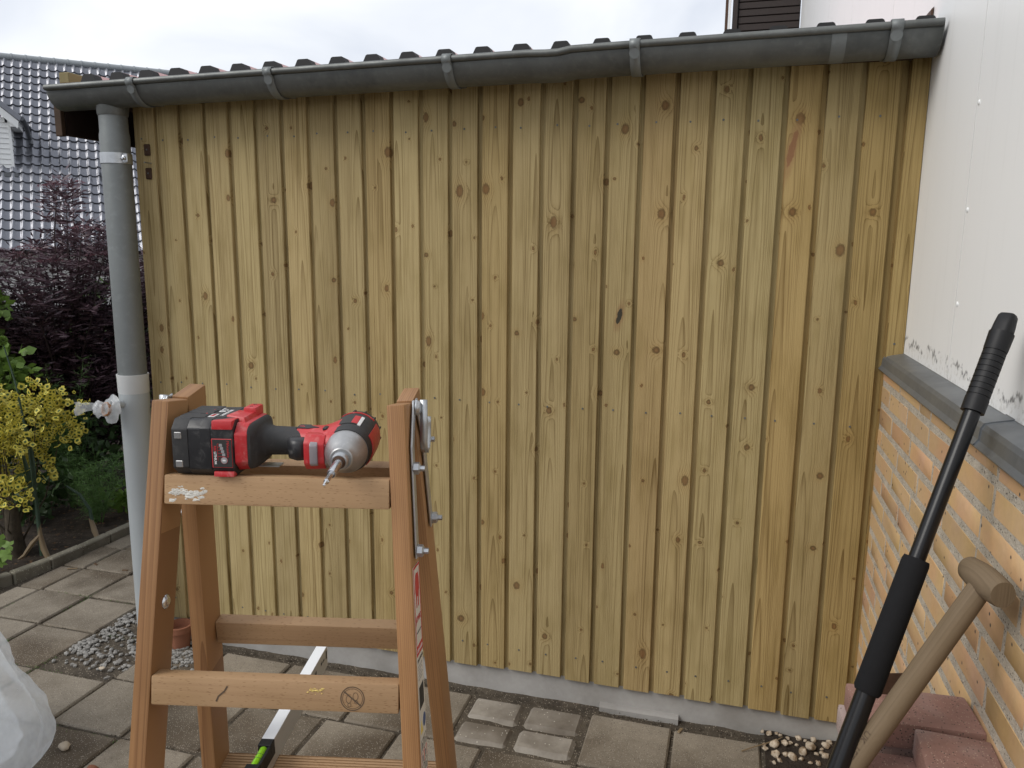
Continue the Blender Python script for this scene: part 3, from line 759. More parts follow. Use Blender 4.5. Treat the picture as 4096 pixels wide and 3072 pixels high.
# panels
edges = [-3.9, -2.945, -1.73, -.515, .70, 1.915, 3.13, 4.345, 5.95]
for a, b in zip(edges, edges[1:]):
    part('wall_panel', box_mesh('wall_panel', (XW, a + .0022, 1.3365 if b < .05 or a < 0 else .0), (XW + .012, b - .0022, 5.2)), M['panel'], hs)
part('panel_backing', box_mesh('panel_backing', (XW + .010, -3.9, 1.31), (XW + .2, 5.95, 5.2)), M['black'], hs)
rv = lathe_mesh('rivet', [(.0065, 0), (.006, -.0015), (.0036, -.003), (.0005, -.0036)], axis=(1, 0, 0), n=14, smooth=70)
for y in (-.533, .68, -1.75):
    for z in (1.52, 1.735, 1.97, 2.21, 2.45):
        part('rivet', rv, M['siding'], hs, (XW + .0005, y, z))
# dark boarded eaves box at the far corner
eb = part('eaves_box', box_mesh('eaves_box', (2.10, 5.99, 3.2), (2.74, 6.2, 5.0)), M['black'], hs)
for i in range(25):
    part('eaves_slat', box_mesh('eaves_slat', (2.16, 5.965, 3.25 + i * .068), (2.738, 5.992, 3.25 + i * .068 + .060), .004), M['nearblack'], eb)
part('eaves_trim', box_mesh('eaves_trim', (2.105, 5.94, 3.2), (2.15, 5.99, 5.0), .003), M['nearblack'], eb)
part('eaves_edge', box_mesh('eaves_edge', (2.062, 5.93, 3.2), (2.082, 5.99, 5.0)), M['siding'], eb)
part('eaves_edge', box_mesh('eaves_edge', (2.030, 5.95, 3.2), (2.058, 5.99, 5.0)), M['rustplate'], eb)

# ================================================================== NEIGHBOUR HOUSE (black glazed tiles)
NH = empty('neighbour_house', (-17.163, 15.064, 0), (0, 0, R(43))); tag(NH, 'neighbouring house with steep black glazed pantile roof and white dormer', 'house')
HR = 6.62
def nhp(name, me, mat, parent=None, loc=(0, 0, 0), rot=(0, 0, 0), kind=None): return link(name, me, mat, parent or NH, loc, rot, kind)
nhp('wall', box_mesh('wall', (-8, -4.4, 0), (12, 4.4, 1.9)), M['whitewall'])
rf = nhp('roof', prism_mesh('roof', [(-5.0, HR - 5.06), (0, HR - .06), (5.0, HR - 5.06), (5.0, HR - 5.2), (-5.0, HR - 5.2)], 0, -8.2, 12.2), M['black'])
# one pantile, local: x along ridge, y up the slope, z out of the slope
cw, rowl = .2052, .325
tp = []
for k in range(15):
    x = -.5 * cw + 1.08 * cw * k / 14
    ph = (x / cw + .5) * 2 * math.pi
    tp.append((x, .040 * max(0.0, math.cos(ph)) ** 1.3 - .006 * max(0.0, -math.cos(ph)) + .008))
vs_, fs = [], []
for y, dz in ((-.018, .034), (-.014, .038), (rowl + .03, .0)):
    for x, z in tp: vs_.append((x, y, z + dz))
for x, z in tp: vs_.append((x, -.012, z + .018))
n = len(tp)
for i in range(2):
    for j in range(n - 1): fs.append((i * n + j, i * n + j + 1, (i + 1) * n + j + 1, (i + 1) * n + j))
for j in range(n - 1): fs.append((3 * n + j, 3 * n + j + 1, j + 1, j))
tilem = raw_mesh('pantile', vs_, fs, 60)
q45 = Matrix.Rotation(R(45), 4, 'X')
hv, hf = [], []
trng = random.Random(2)
for rw in range(22):
    for ci in range(-5, 42):
        x = .00 + cw * ci; d = .12 + rowl * (rw + 1)
        y, z = -d * math.cos(R(45)), HR - d * math.sin(R(45))
        mt = Matrix.Translation((x, y, z)) @ q45
        indiv = 0 <= ci <= 13 and not (ci < 1 and 8 < rw < 14)
        if indiv:
            link('pantile', tilem, M['tile'], rf, mtx=mt @ Matrix.Rotation(trng.uniform(-.012, .012), 4, 'Z') @ Matrix.Translation((0, 0, trng.uniform(-.002, .004))))
        else:
            b0 = len(hv)
            hv += [tuple(mt @ Vector(v)) for v in vs_]; hf += [tuple(b0 + i for i in f) for f in fs]
link('pantile_field', raw_mesh('pantile_field', hv, hf, 60), M['tile'], rf, kind='stuff')
rcap = lathe_mesh('ridge_tile', [(.105, 0), (.112, .02), (.112, .05), (.10, .06), (.098, .36), (.098, .38)], axis=(1, 0, 0), n=20, caps=False)
for i in range(-4, 32): link('ridge_tile', rcap, M['ridge'], rf, (i * .335 - .1, 0, HR + .005), (0, 0, 0))
# dormer: white siding gable facing the garden
DY = -3.20
dm = link('dormer', box_mesh('dormer', (-1.9, DY + .02, 3.3), (.30, -.9, 4.50)), M['siding'], NH)
for i in range(11):
    z0 = 3.41 + i * .122
    hi_x = .315 if z0 < 4.42 else .315 - (z0 - 4.42) * 1.0
    link('siding_board', prism_mesh('siding_board', [(DY - .018, z0), (DY + .0, z0 + .118), (DY + .02, z0 + .118), (DY + .02, z0)], 0, -1.9, hi_x), M['siding'], dm)
for i in range(9):
    z0 = 3.41 + i * .122
    link('siding_board', prism_mesh('siding_board', [(.338, z0), (.318, z0 + .118), (.300, z0 + .118), (.300, z0)], 1, DY + .03, -1.8 if i > 5 else -2.4), M['siding'], dm)
link('corner_board', box_mesh('corner_board', (.285, DY - .03, 3.40), (.345, DY + .03, 4.60), .004), M['siding'], dm)
link('window_frame', box_mesh('window_frame', (-.9, DY - .03, 3.45), (.045, DY + .01, 4.35), .01), M['siding'], dm)
link('barge_board', hexa_mesh('barge_board', [(-.7, DY - .22, 5.42), (.50, DY - .22, 4.36), (.50, DY - .18, 4.36), (-.7, DY - .18, 5.42), (-.7, DY - .22, 5.60), (.53, DY - .22, 4.53), (.53, DY - .18, 4.53), (-.7, DY - .18, 5.60)]), M['siding'], dm)
dr = link('dormer_roof', hexa_mesh('dormer_roof', [(-.7, DY - .24, 5.60), (.56, DY - .24, 4.52), (.56, -1.0, 4.52), (-.7, -1.0, 5.60), (-.7, DY - .24, 5.76), (.60, DY - .24, 4.65), (.60, -1.0, 4.65), (-.7, -1.0, 5.76)], .01), M['tile'], dm)
link('eave_box', box_mesh('eave_box', (.35, DY - .20, 4.40), (.52, -1.9, 4.54)), M['siding'], dm)
link('gutter_end', tube_mesh('gutter_end', [(.60, DY - .22, 4.60), (.60, -1.6, 4.60)], .055, 14), M['lead'], dm)
link('spout', tube_mesh('spout', [(.62, DY - .15, 4.58), (.66, DY - .02, 4.46), (.70, DY + .35, 4.20), (.72, DY + .25, 4.05)], .05, 12), M['lead'], dm)
link('apron_flashing', hexa_mesh('apron_flashing', [(-1.9, DY - .25, 3.20), (.42, DY - .25, 3.20), (.42, DY - .02, 3.36), (-1.9, DY - .02, 3.36), (-1.9, DY - .25, 3.24), (.42, DY - .25, 3.24), (.42, DY - .02, 3.44), (-1.9, DY - .02, 3.44)]), M['lead'], dm)
# little roof vent
vx, vy = 2.47, -3.25
vt = link('roof_vent', box_mesh('roof_vent', (vx - .10, vy - .16, HR + vy - .10), (vx + .10, vy + .1, HR + vy + .17), .008), M['lead'], rf)
link('vent_cap', loft_mesh('vent_cap', [[(vx - .15, vy - .22, HR + vy + .16), (vx + .15, vy - .22, HR + vy + .16), (vx + .15, vy + .16, HR + vy + .16), (vx - .15, vy + .16, HR + vy + .16)], [(vx - .15, vy - .22, HR + vy + .19), (vx + .15, vy - .22, HR + vy + .19), (vx + .15, vy + .16, HR + vy + .19), (vx - .15, vy + .16, HR + vy + .19)], [(vx - .01, vy - .03, HR + vy + .30), (vx + .01, vy - .03, HR + vy + .30), (vx + .01, vy - .01, HR + vy + .30), (vx - .01, vy - .01, HR + vy + .30)]], smooth=20), M['lead'], vt)

# ================================================================== VEGETATION
def leaf_poly(w, l, pts=6):
    """outline of one leaf in its own plane: x across, y along"""
    if pts == 4: return [(0, 0), (w, l * .45), (0, l), (-w, l * .45)]
    return [(0, 0), (w * .8, l * .25), (w, l * .55), (0, l), (-w, l * .55), (-w * .8, l * .25)]
class Leaves:
    def __init__(s): s.v = []; s.f = []; s.m = []
    def add(s, p, d, up, w, l, pts=4, mi=0, bend=0.0, lift=0.0):
        d = Vector(d).normalized(); x = d.cross(Vector(up))
        if x.length < 1e-4: x = d.cross(Vector((1, 0, 0)))
        x.normalize(); nn = x.cross(d)
        b = len(s.v)
        for a, c in leaf_poly(w, l, pts): s.v.append(Vector(p) + x * a + d * c + nn * (bend * (c / l) ** 2 * l + lift))
        s.f.append(tuple(range(b, b + pts))); s.m.append(mi)
    def mesh(s, name): return raw_mesh(name, s.v, s.f, None, s.m)
def rdir(r_, zlo=-1, zhi=1):
    z = r_.uniform(zlo, zhi); a = r_.uniform(0, 2 * math.pi); k = math.sqrt(max(0, 1 - z * z)); return Vector((k * math.cos(a), k * math.sin(a), z))
def stems(name, paths, r0, mat, parent, n=5):
    vs_, fs = [], []
    for path in paths:
        rg = tube_rings(path, [r0 * (1 - .75 * i / (len(path) - 1)) for i in range(len(path))], n)
        b = len(vs_)
        for r_ in rg: vs_ += r_
        for i in range(len(rg) - 1):
            for j in range(n): fs.append((b + i * n + j, b + i * n + (j + 1) % n, b + (i + 1) * n + (j + 1) % n, b + (i + 1) * n + j))
    return part(name, raw_mesh(name, vs_, fs, 60), mat, parent)
DV = Vector((.731, .682, 0))           # across the view of the garden
NV = Vector((.682, -.731, 0))          # towards the patio

def elder(base, label, seed, H=2.05, half=.95, nb=70, group=None, name='elder_shrub', depth=.45):
    r_ = random.Random(seed); base = Vector(base)
    e = empty(name, base); tag(e, label, 'shrub', group)
    L = Leaves(); U = Leaves(); paths = []
    for b in range(nb):
        t = r_.uniform(-1, 1)
        h = H * (1 - .66 * r_.random() ** 1.5) * (.86 + .14 * math.sin(t * 7.3 + 1.0))
        tip = base + DV * (half * t) + NV * (depth * r_.uniform(-1, 1)) + Vector((0, 0, h))
        mid = base.lerp(tip, .5) + rdir(r_) * .08 + Vector((0, 0, .10)); mid.x = base.x * .4 + mid.x * .6
        st = base + rdir(r_, 0, 0) * r_.uniform(0, .16)
        path = [st.lerp(mid, k / 3) for k in range(3)] + [mid.lerp(tip, k / 3) + rdir(r_) * .012 for k in range(4)]
        paths.append(path)
        nl = 44
        for k in range(nl):
            f = 1.0 - .68 * r_.random() ** 1.5; q = f * (len(path) - 1); i = min(int(q), len(path) - 2)
            p = path[i].lerp(path[i + 1], q - i)
            d = (rdir(r_, -.35, .75) + (tip - base).normalized() * .25 + Vector((0, 0, .15))).normalized()
            ln = r_.uniform(.09, .17)
            side = d.cross(Vector((0, 0, 1))); side = side.normalized() if side.length > .05 else Vector((1, 0, 0))
            npair = 4
            for j in range(npair):
                c = p + d * ln * (j + 1) / npair + Vector((0, 0, -.25 * ln * ((j + 1) / npair) ** 2))
                for sg in (-1, 1):
                    dd = (side * sg * .85 + d * .7 + Vector((0, 0, -.12)) + rdir(r_) * .22).normalized()
                    L.add(c, dd, rdir(r_, .3, 1), .0068, ln * r_.uniform(.38, .60), 4)
            L.add(p + d * ln, d + Vector((0, 0, -.3)), (0, 0, 1), .0068, ln * .5, 4)
        if h > H * .72 and r_.random() < .55:
            for k in range(320):
                a = r_.uniform(0, 6.28); rad = .105 * math.sqrt(r_.random())
                c = tip + Vector((rad * math.cos(a), rad * math.sin(a), .03 - rad * .25 + r_.uniform(-.006, .006)))
                U.add(c, rdir(r_, -.2, 1), (0, 0, 1), .0030, .0075, 4)
            for k in range(14):
                a = k / 14 * 6.28; paths.append([tip - Vector((0, 0, .03)), tip + Vector((.03 * math.cos(a), .03 * math.sin(a), .01)), tip + Vector((.07 * math.cos(a), .07 * math.sin(a), .022))])
    part('foliage', L.mesh('foliage'), M['elder'], e)
    part('flower_heads', U.mesh('flower_heads'), M['umbel'], e, kind='stuff')
    stems('stems', [p for p in paths if len(p) > 3], .011, M['eldstem'], e)
    stems('flower_stalks', [p for p in paths if len(p) == 3] or [[base, base + Vector((0, 0, .01))]], .0015, M['eldstem'], e, 3)['kind'] = 'stuff'
    return e
elder((-2.12, 1.72, 0), 'dark purple lace-leaved elder shrub rising in front of the tiled roof', 21, 2.08, 1.05, 145)

def bushy(name, base, label, cat, seed, rx, ry, rz, zc, n, size, mats, stemm, pts=6, wr=.45, group=None, nst=18, shell=.55):
    r_ = random.Random(seed); base = Vector(base); e = empty(name, base); tag(e, label, cat, group)
    L = Leaves(); paths = []
    cl = [(Vector((r_.uniform(-.8, .8) * rx, r_.uniform(-.8, .8) * ry, zc + r_.uniform(-.8, .8) * rz)), r_.uniform(.25, .5)) for _ in range(26)]
    for k in range(n):
        c, cr_ = cl[r_.randrange(len(cl))]
        d = rdir(r_, -.6, 1); p = base + c + Vector((d.x * rx, d.y * ry, d.z * rz)) * cr_ * r_.uniform(shell, 1)
        if p.z < .03: p.z = r_.uniform(.03, .12)
        sz = size * r_.uniform(.6, 1.2)
        dd = (d + rdir(r_) * .8 + Vector((0, 0, .2))).normalized(); up = rdir(r_, .1, 1)
        L.add(p, dd, up, sz * wr, sz, pts, 0, r_.uniform(-.2, .15))
        if len(mats) > 1:
            b = len(L.v) - pts; ctr = sum((L.v[b + i] for i in range(pts)), Vector()) / pts
            x_ = dd.cross(up).normalized(); nn = x_.cross(dd)
            bb = len(L.v)
            for i in range(pts): L.v.append(ctr + (L.v[b + i] - ctr) * r_.uniform(.36, .5) + nn * .0012)
            L.f.append(tuple(range(bb, bb + pts))); L.m.append(1)
            bb = len(L.v)
            for i in range(pts): L.v.append(ctr + (L.v[b + i] - ctr) * .44 - nn * .0012)
            L.f.append(tuple(range(bb, bb + pts))); L.m.append(1)
    for k in range(nst):
        c, _ = cl[k % len(cl)]; tip = base + c
        paths.append([base + rdir(r_, 0, 0) * .04, base.lerp(tip, .5) + rdir(r_) * .04, tip])
    me = L.mesh('foliage')
    for m_ in mats: me.materials.append(M[m_])
    part('foliage', me, None, e); stems('stems', paths, .006, M[stemm], e)
    return e
bushy('euonymus_shrub', (-1.42, .56, 0), 'yellow and green variegated euonymus shrub at the bed edge', 'shrub', 4, .30, .26, .33, .60, 2800, .037, ['yellow', 'eugreen'], 'bark')
bushy('green_shrub', (-2.10, .98, 0), 'bright green leafy shrub beside the purple elder', 'shrub', 8, .34, .34, .36, 1.05, 1100, .06, ['fresh'], 'bark', wr=.42)
bushy('dark_shrub', (-2.05, 1.60, 0), 'low dark green undergrowth beneath the purple elder', 'shrub', 9, .75, .5, .28, .36, 2600, .055, ['dkgreen'], 'bark', wr=.3)
bushy('back_shrub', (-2.9, 3.3, 0), 'mid green bush behind the elder beside the white house wall', 'shrub', 15, .8, .6, .55, .75, 2200, .07, ['green'], 'bark', wr=.4)
bushy('strawberry_plant', (-1.31, 1.30, 0), 'round-leaved green plant against the kerb behind the feathery cosmos', 'plant', 10, .13, .13, .06, .09, 140, .05, ['fresh'], 'green', wr=.5, nst=10)
bushy('ivy_mound', (-1.75, .95, 0), 'small dark leafy mound behind the variegated euonymus', 'plant', 17, .22, .2, .12, .14, 420, .05, ['dkgreen'], 'bark', wr=.42, nst=10)

def feathery(name, base, label, cat, seed, H, rad, nst, mat, tiers=9):
    r_ = random.Random(seed); base = Vector(base); e = empty(name, base); tag(e, label, cat)
    L = Leaves(); paths = []
    for b in range(nst):
        d = rdir(r_, 0, 0) * rad * math.sqrt(r_.random()); h = H * r_.uniform(.5, 1)
        tip = base + d + Vector((0, 0, h)); mid = base.lerp(tip, .55) + rdir(r_) * .02
        path = [base + d * .15, mid, tip]; paths.append(path)
        for k in range(tiers * 5):
            f = r_.uniform(.12, 1); p = (path[0].lerp(mid, f * 2) if f < .5 else mid.lerp(tip, f * 2 - 1))
            dd = (rdir(r_, -.1, .7)).normalized(); ln = r_.uniform(.04, .085)
            for j in range(6):
                q = p + dd * ln * (j + .5) / 6
                L.add(q, dd + rdir(r_) * .9, rdir(r_), .0011, ln * .38, 4)
            L.add(p, dd, rdir(r_), .0012, ln, 4)
    part('foliage', L.mesh('foliage'), M[mat], e); stems('stems', paths, .0035, M[mat], e, 4)
    return e
feathery('cosmos_plant', (-1.33, 1.04, 0), 'small feathery green cosmos plant beside the kerb', 'plant', 31, .43, .16, 16, 'feather')
feathery('asparagus_fern', (-1.68, 1.22, 0), 'tall pale green feathery asparagus in front of the elder', 'plant', 32, .98, .24, 14, 'feather', 12)
feathery('dill_plant', (-1.22, 1.62, 0), 'wispy dark green fennel beside the downpipe and kerb', 'plant', 33, .72, .20, 12, 'feather', 9)

# lobed leaves at the kerb
hv_ = random.Random(12)
e = empty('lobed_leaf_plant', (-1.20, .14, 0)); tag(e, 'low plant with lobed yellow-green leaves spilling over the kerb', 'plant')
L = Leaves(); paths = []
for k in range(46):
    a = hv_.uniform(0, 6.28); rad = .15 * math.sqrt(hv_.random()); c = Vector((-1.20 + rad * math.cos(a), .14 + rad * 1.1 * math.sin(a), .06 + .13 * hv_.random()))
    nrm = (Vector((.5, -.5, .8)) + rdir(hv_) * .5).normalized(); x, y = frame_of(nrm); sz = hv_.uniform(.025, .045)
    for j in range(5):
        an = j * 1.05 - 2.1 + hv_.uniform(-.1, .1); d = x * math.cos(an) + y * math.sin(an)
        L.add(c, d, nrm, sz * .34, sz * (1.25 - .12 * abs(j - 2)), 6, 1 if k % 9 == 0 else 0, -.15)
    paths.append([Vector((-1.20, .14, 0)), Vector((-1.20, .14, 0)).lerp(c, .6) + Vector((0, 0, .02)), c])
me = L.mesh('foliage')
for m_ in ('fresh', 'litter'): me.materials.append(M[m_])
part('foliage', me, None, e); stems('stems', paths, .002, M['green'], e, 4)

# alliums: one bolt-upright with its head, one collapsed
al = empty('allium', (-1.19, .50, .0)); tag(al, 'tall allium with round green seed head and papery withered base', 'plant')
stems('stalk', [[(-1.185, .50, .02), (-1.20, .51, .30), (-1.235, .53, .62), (-1.30, .55, .92), (-1.365, .557, 1.13)]], .011, M['allium'], al, 8)
hd = Leaves(); ar = random.Random(2)
for k in range(420):
    d = rdir(ar); hd.add(Vector((-1.368, .557, 1.145)) + d * .012, d, rdir(ar), .0028, .016, 4)
part('seed_head', hd.mesh('seed_head'), M['fresh'], al)
bl_ = Leaves()
part('withered_base', tube_mesh('withered_base', [(-1.13, .49, .0), (-1.17, .50, .06), (-1.19, .505, .13), (-1.195, .507, .2)], [.013, .016, .012, .009], 8), M['straw'], al)
part('withered_leaf', tube_mesh('withered_leaf', [(-1.19, .5, .13), (-1.22, .48, .09), (-1.25, .45, .03), (-1.27, .43, .015)], [.008, .014, .01, .003], 6), M['straw'], al)
lf = Leaves(); 
for (a, b, w) in (((-1.20, .505, .25), (-.12, .05, .75), .016), ((-1.205, .51, .3), (.02, .05, .8), .014)): lf.add(a, b, (1, 0, 0.1), w, .42, 6, 0, -.1)
part('strap_leaf', lf.mesh('strap_leaf'), M['allium'], al)
a2 = empty('bent_allium', (-1.17, .83, 0)); tag(a2, 'allium stalk bent over beside the variegated euonymus', 'plant')
part('stalk', tube_mesh('stalk', [(-1.12, .80, .015), (-1.17, .83, .07), (-1.19, .84, .16), (-1.23, .82, .25), (-1.30, .80, .30)], [.012, .011, .009, .008, .006], 8), M['allium'], a2)
part('withered_base', tube_mesh('withered_base', [(-1.09, .78, .01), (-1.15, .82, .045), (-1.185, .835, .11)], [.012, .016, .011], 8), M['straw'], a2)

sp = empty('tree_stump', (-1.40, .56, 0)); tag(sp, 'short barked stem stump under the euonymus', 'stump')
part('trunk', lathe_mesh('trunk', [(.055, -.02), (.045, .03), (.038, .10), (.036, .20), (.030, .28), (.0, .285)], n=14), M['bark'], sp, (-1.36, .50, 0))

# soil litter, gravel patch, joints crumbs
_b = bmesh.new(); bmesh.ops.create_icosphere(_b, subdivisions=1, radius=1.0); _b.verts.ensure_lookup_table()
ICO = [tuple(v.co) for v in _b.verts]; ICOF = [tuple(v.index for v in f.verts) for f in _b.faces]; _b.free()
def bits(name, pts, sz, mat, seed, flat=.5, round_=False):
    r_ = random.Random(seed); vs_, fs = [], []
    for p in pts:
        s_ = sz * r_.uniform(.5, 1.4); b = len(vs_)
        q = Matrix.Rotation(r_.uniform(0, 6.28), 3, 'Z')
        if round_:
            k_ = (r_.uniform(.8, 1.2), r_.uniform(.55, .95), flat)
            for v in ICO:
                w = q @ Vector((v[0] * k_[0], v[1] * k_[1], v[2] * k_[2])) * r_.uniform(.82, 1.15)
                vs_.append(Vector(p) + w * s_)
            fs += [tuple(b + i for i in f) for f in ICOF]
            continue
        for v in ((1, 0, 0), (-.3, .8, 0), (-.8, -.5, 0), (.1, .1, 1), (.05, -.1, -.9)):
            w = q @ Vector((v[0] * r_.uniform(.7, 1.2), v[1] * r_.uniform(.6, 1.1), v[2] * flat * r_.uniform(.6, 1.1)))
            vs_.append(Vector(p) + w * s_)
        for f in ((0, 1, 3), (1, 2, 3), (2, 0, 3), (1, 0, 4), (2, 1, 4), (0, 2, 4)): fs.append(tuple(b + i for i in f))
    o = link(name, raw_mesh(name, vs_, fs), mat); o['kind'] = 'stuff'; return o
gr_ = random.Random(44)
pts = []
for k in range(420):
    x = gr_.uniform(-.30, .04); y = gr_.uniform(-.30, .22)
    if gr_.random() < .35: x = -.30 + abs(gr_.gauss(0, .05)); y = gr_.uniform(-.22, .2)
    if x < .09: pts.append((x, y, jz(x, y) + .006))
for k in range(160): x, y = gr_.gauss(.16, .06), gr_.gauss(-.14, .06); pts.append((x, y, jz(x, y) + .012 if x < .03 else .004))
go = bits('gravel', pts, .0105, M['gravel'], 1, .6, True); tag(go, 'loose grey gravel where slabs were lifted beside the downpipe', 'gravel')
pts = [(gr_.uniform(-2.4, -1.1), gr_.uniform(-.2, 2.0), .016) for k in range(900)]
lo = bits('leaf_litter', pts, .012, M['litter'], 2, .15); tag(lo, 'brown leaf litter scattered on the dark flower bed soil', 'leaf litter')
pts = []
for k in range(1300):
    if gr_.random() < .5: x = gr_.uniform(.1, 2.42); y = -.035 + abs(gr_.gauss(0, .012)) ; z = -.002
    else:
        i = gr_.randrange(len(xR) - 1)
        if gr_.random() < .5: x = xR[i] + gr_.gauss(0, .004); y = gr_.uniform(-1.2, -.05); z = -.004
        else: x = gr_.uniform(.03, 2.4); y = yR[gr_.randrange(4)] + gr_.gauss(0, .004); z = -.004
    pts.append((x, y, z))
for k in range(500):
    if gr_.random() < .5: x = xL[gr_.randrange(4)] + gr_.gauss(0, .004); y = gr_.uniform(-1, 1.2)
    else: x = gr_.uniform(-1.0, .0); y = yL[gr_.randrange(5, 14)] + gr_.gauss(0, .004)
    pts.append((x, y, -.004))
jo = bits('joint_grit', pts, .0034, M['sand'], 3, .8); tag(jo, 'pale grit and crumbs in the paving joints', 'grit')
moss = Leaves(); mr = random.Random(8)
for k in range(2600):
    if mr.random() < .55: x = xL[mr.choice((1, 2, 3))] + mr.gauss(0, .006); y = mr.gauss(-.25, .5)
    else: x = mr.uniform(-.9, .35); y = mr.choice((.208, -.068, -.36, -.648, -.648)) + mr.gauss(0, .006)
    if mnoise.noise(Vector((x * 4, y * 4, 9))) < 0.02: continue
    moss.add((x, y, -.006), rdir(mr, .3, 1), rdir(mr), .0012, mr.uniform(.004, .012), 4)
mo = link('moss', moss.mesh('moss'), M['green']); mo['kind'] = 'stuff'; tag(mo, 'green moss tufts growing in the slab joints', 'moss')
# dark earth and pebbles at the right end of the plinth
def pz(x, y): return .004 + .016 * mnoise.noise(Vector((x * 14, y * 14, 2))) + .010 * math.exp(-((y + .03) / .05) ** 2) - .012 * math.exp(-(((x - 2.50) / .05) ** 2 + ((y + .22) / .04) ** 2))
sheet('earth_patch', 2.428, 2.70, -.34, .016, 40, 50, pz, M['soil'])
pmes = [rock_mesh('pebble', 1.0, i, 2, .72, .26) for i in range(6)]
pb = random.Random(23); placed = []
tries = 0
while len(placed) < 46 and tries < 4000:
    tries += 1
    x, y = pb.uniform(2.42, 2.68), -abs(pb.gauss(0, .085)) - .002
    if y < -.28: continue
    r_ = .007 + .013 * pb.random() ** 1.4
    if any((x - a) ** 2 + (y - b) ** 2 < (.85 * (r_ + c)) ** 2 for a, b, c in placed): continue
    placed.append((x, y, r_))
    o = link('pebble', pmes[pb.randrange(6)], M['pebble'], None, (x, y, pz(x, y) + r_ * .42), (pb.uniform(-.4, .4), pb.uniform(-.4, .4), pb.uniform(0, 6.28)))
    o.scale = (r_, r_, r_)
    tag(o, 'off-white rounded pebble on dark earth beside the plinth', 'pebble', 'pebbles at the end of the plinth')
# loose bits on the paving
def chip(name, loc, r_, mat, label, cat, seed, flat=.6, group=None):
    o = link(name, rock_mesh(name, r_, seed, 2, flat, .3), mat, None, loc, (0, 0, seed)); return tag(o, label, cat, group)
chip('loose_stone', (.205, -.735, .012), .020, M['pebble'], 'beige stone lying beside the plastic sack', 'stone', 3)
chip('brick_chip', (.375, -.80, .008), .016, M['terracotta'], 'small orange brick fragment on the paving', 'brick chip', 4)
chip('loose_stone', (-.055, -.30, .006), .011, M['pebble'], 'white flat pebble beside the gravel patch', 'stone', 6, .35)
chip('loose_stone', (.02, -.352, .006), .010, M['gravel'], 'round grey pebble at the gravel patch edge', 'stone', 7)
chip('loose_stone', (1.27, -.10, .010), .013, M['pebble'], 'white pebble lying behind the step ladder rail', 'stone', 9)
tw = tube_mesh('twig', [(2.354, -.118, .004), (2.39, -.095, .010), (2.43, -.075, .018), (2.47, -.05, .024), (2.485, -.04, .03)], [.0022, .002, .002, .0016, .001], 6)
tag(link('twig', tw, M['straw']), 'thin dry twig lying between slab and pebbles', 'twig')
for i, (x, y, a, l) in enumerate(((-.93, .44, .4, .05), (-.86, .52, -.5, .035), (2.15, -.06, 1.2, .03), (-.66, .50, .2, .03))):
    o = link('wood_chip', box_mesh('wood_chip', (-l / 2, -.005, 0), (l / 2, .005, .004), .001), M['straw'] if i % 2 == 0 else M['litter'], None, (x, y, .001), (0, 0, a))
    tag(o, ['pale wood splinter on the slab beside the kerb', 'dark bark chip next to the pale splinter', 'yellow wood chip near the plinth', 'brown bark bit in a slab joint'][i], 'wood chip')
# terracotta pot behind the ladder leg
pt = empty('flower_pot', (.120, -.062, 0)); tag(pt, 'terracotta pot standing against the plinth by the downpipe', 'pot')
part('pot_body', lathe_mesh('pot_body', [(.0, .0), (.036, .0), (.046, .075), (.052, .078), (.053, .104), (.046, .105), (.044, .07), (.0, .06)], n=28), M['terracotta'], pt, (.120, -.062, -.005))

# ================================================================== STEP LADDER
LT = Vector((1.6588, -1.6347, 1.4289)); LYAW = .2228
AF, AR, SPL, WF, WR, BW, BD = .1512, .143, .0592, .1676, .1692, .0235, .058
lad = empty('step_ladder', (LT.x, LT.y, 0), (0, 0, LYAW)); tag(lad, 'wooden folding step ladder standing in front of the boarded wall', 'ladder')
def lp(front, lx, nn, dd):
    sg, a = (-1, AF) if front else (1, AR)
    return Vector((lx, sg * (nn * math.cos(a) + dd * math.sin(a)), LT.z - dd * math.cos(a) + nn * math.sin(a)))
def lframe(front, side, dd, lx, nn, splay=True):
    """matrix with z up the rail, x across, y outward depth"""
    sg, a = (-1, AF) if front else (1, AR)
    up = (lp(front, lx - (side * SPL if splay else 0), nn, 0) - lp(front, lx, nn, 1)).normalized()
    yv = Vector((0, sg * math.cos(a), math.sin(a))); yv = (yv - up * yv.dot(up)).normalized()
    xv = yv.cross(up)
    return basis(xv, yv, up, lp(front, lx, nn, dd))
for front in (True, False):
    w = WF if front else WR; a = AF if front else AR
    Lr = (LT.z + .004) / math.cos(a)
    for side in (-1, 1):
        mt = lframe(front, side, 0, side * (w - BW / 2), 0)
        pts = []
        for dz, in ((0,), (1,)):
            for x, y in ((-BW / 2, 0), (BW / 2, 0), (BW / 2, BD), (-BW / 2, BD)):
                zb = -Lr - y * math.tan(a)
                pts.append((x, y, zb if dz == 0 else (.0 if front else .003)))
        link('rail', hexa_mesh('rail', pts, .0032, 2), M['rail'], lad, mtx=mt)
def ladder_rung(front, dd, rh, rt, n0, name='rung', grooved=False):
    w = (WF if front else WR) - BW + SPL * dd + .0
    mt = lframe(front, 0, dd, 0, 0, False)
    if not grooved:
        me = box_mesh('rung', (-w, n0, -rh), (w, n0 + rt, 0), .0028, 2)
    else:
        pr = [(n0, -rh)]; pr.append((n0, -.004)); m_ = 7
        for i in range(m_):
            y0 = n0 + .004 + (rt - .008) * i / m_; s_ = (rt - .008) / m_
            pr += [(y0, 0), (y0 + s_ * .62, 0), (y0 + s_ * .66, -.0018), (y0 + s_ * .96, -.0018)]
        pr += [(n0 + rt - .004, 0), (n0 + rt, -.004), (n0 + rt, -rh)]
        me = prism_mesh('rung', pr, 0, -w, w)
    return link(name, me, M['rung'], lad, mtx=mt)
rungs = []
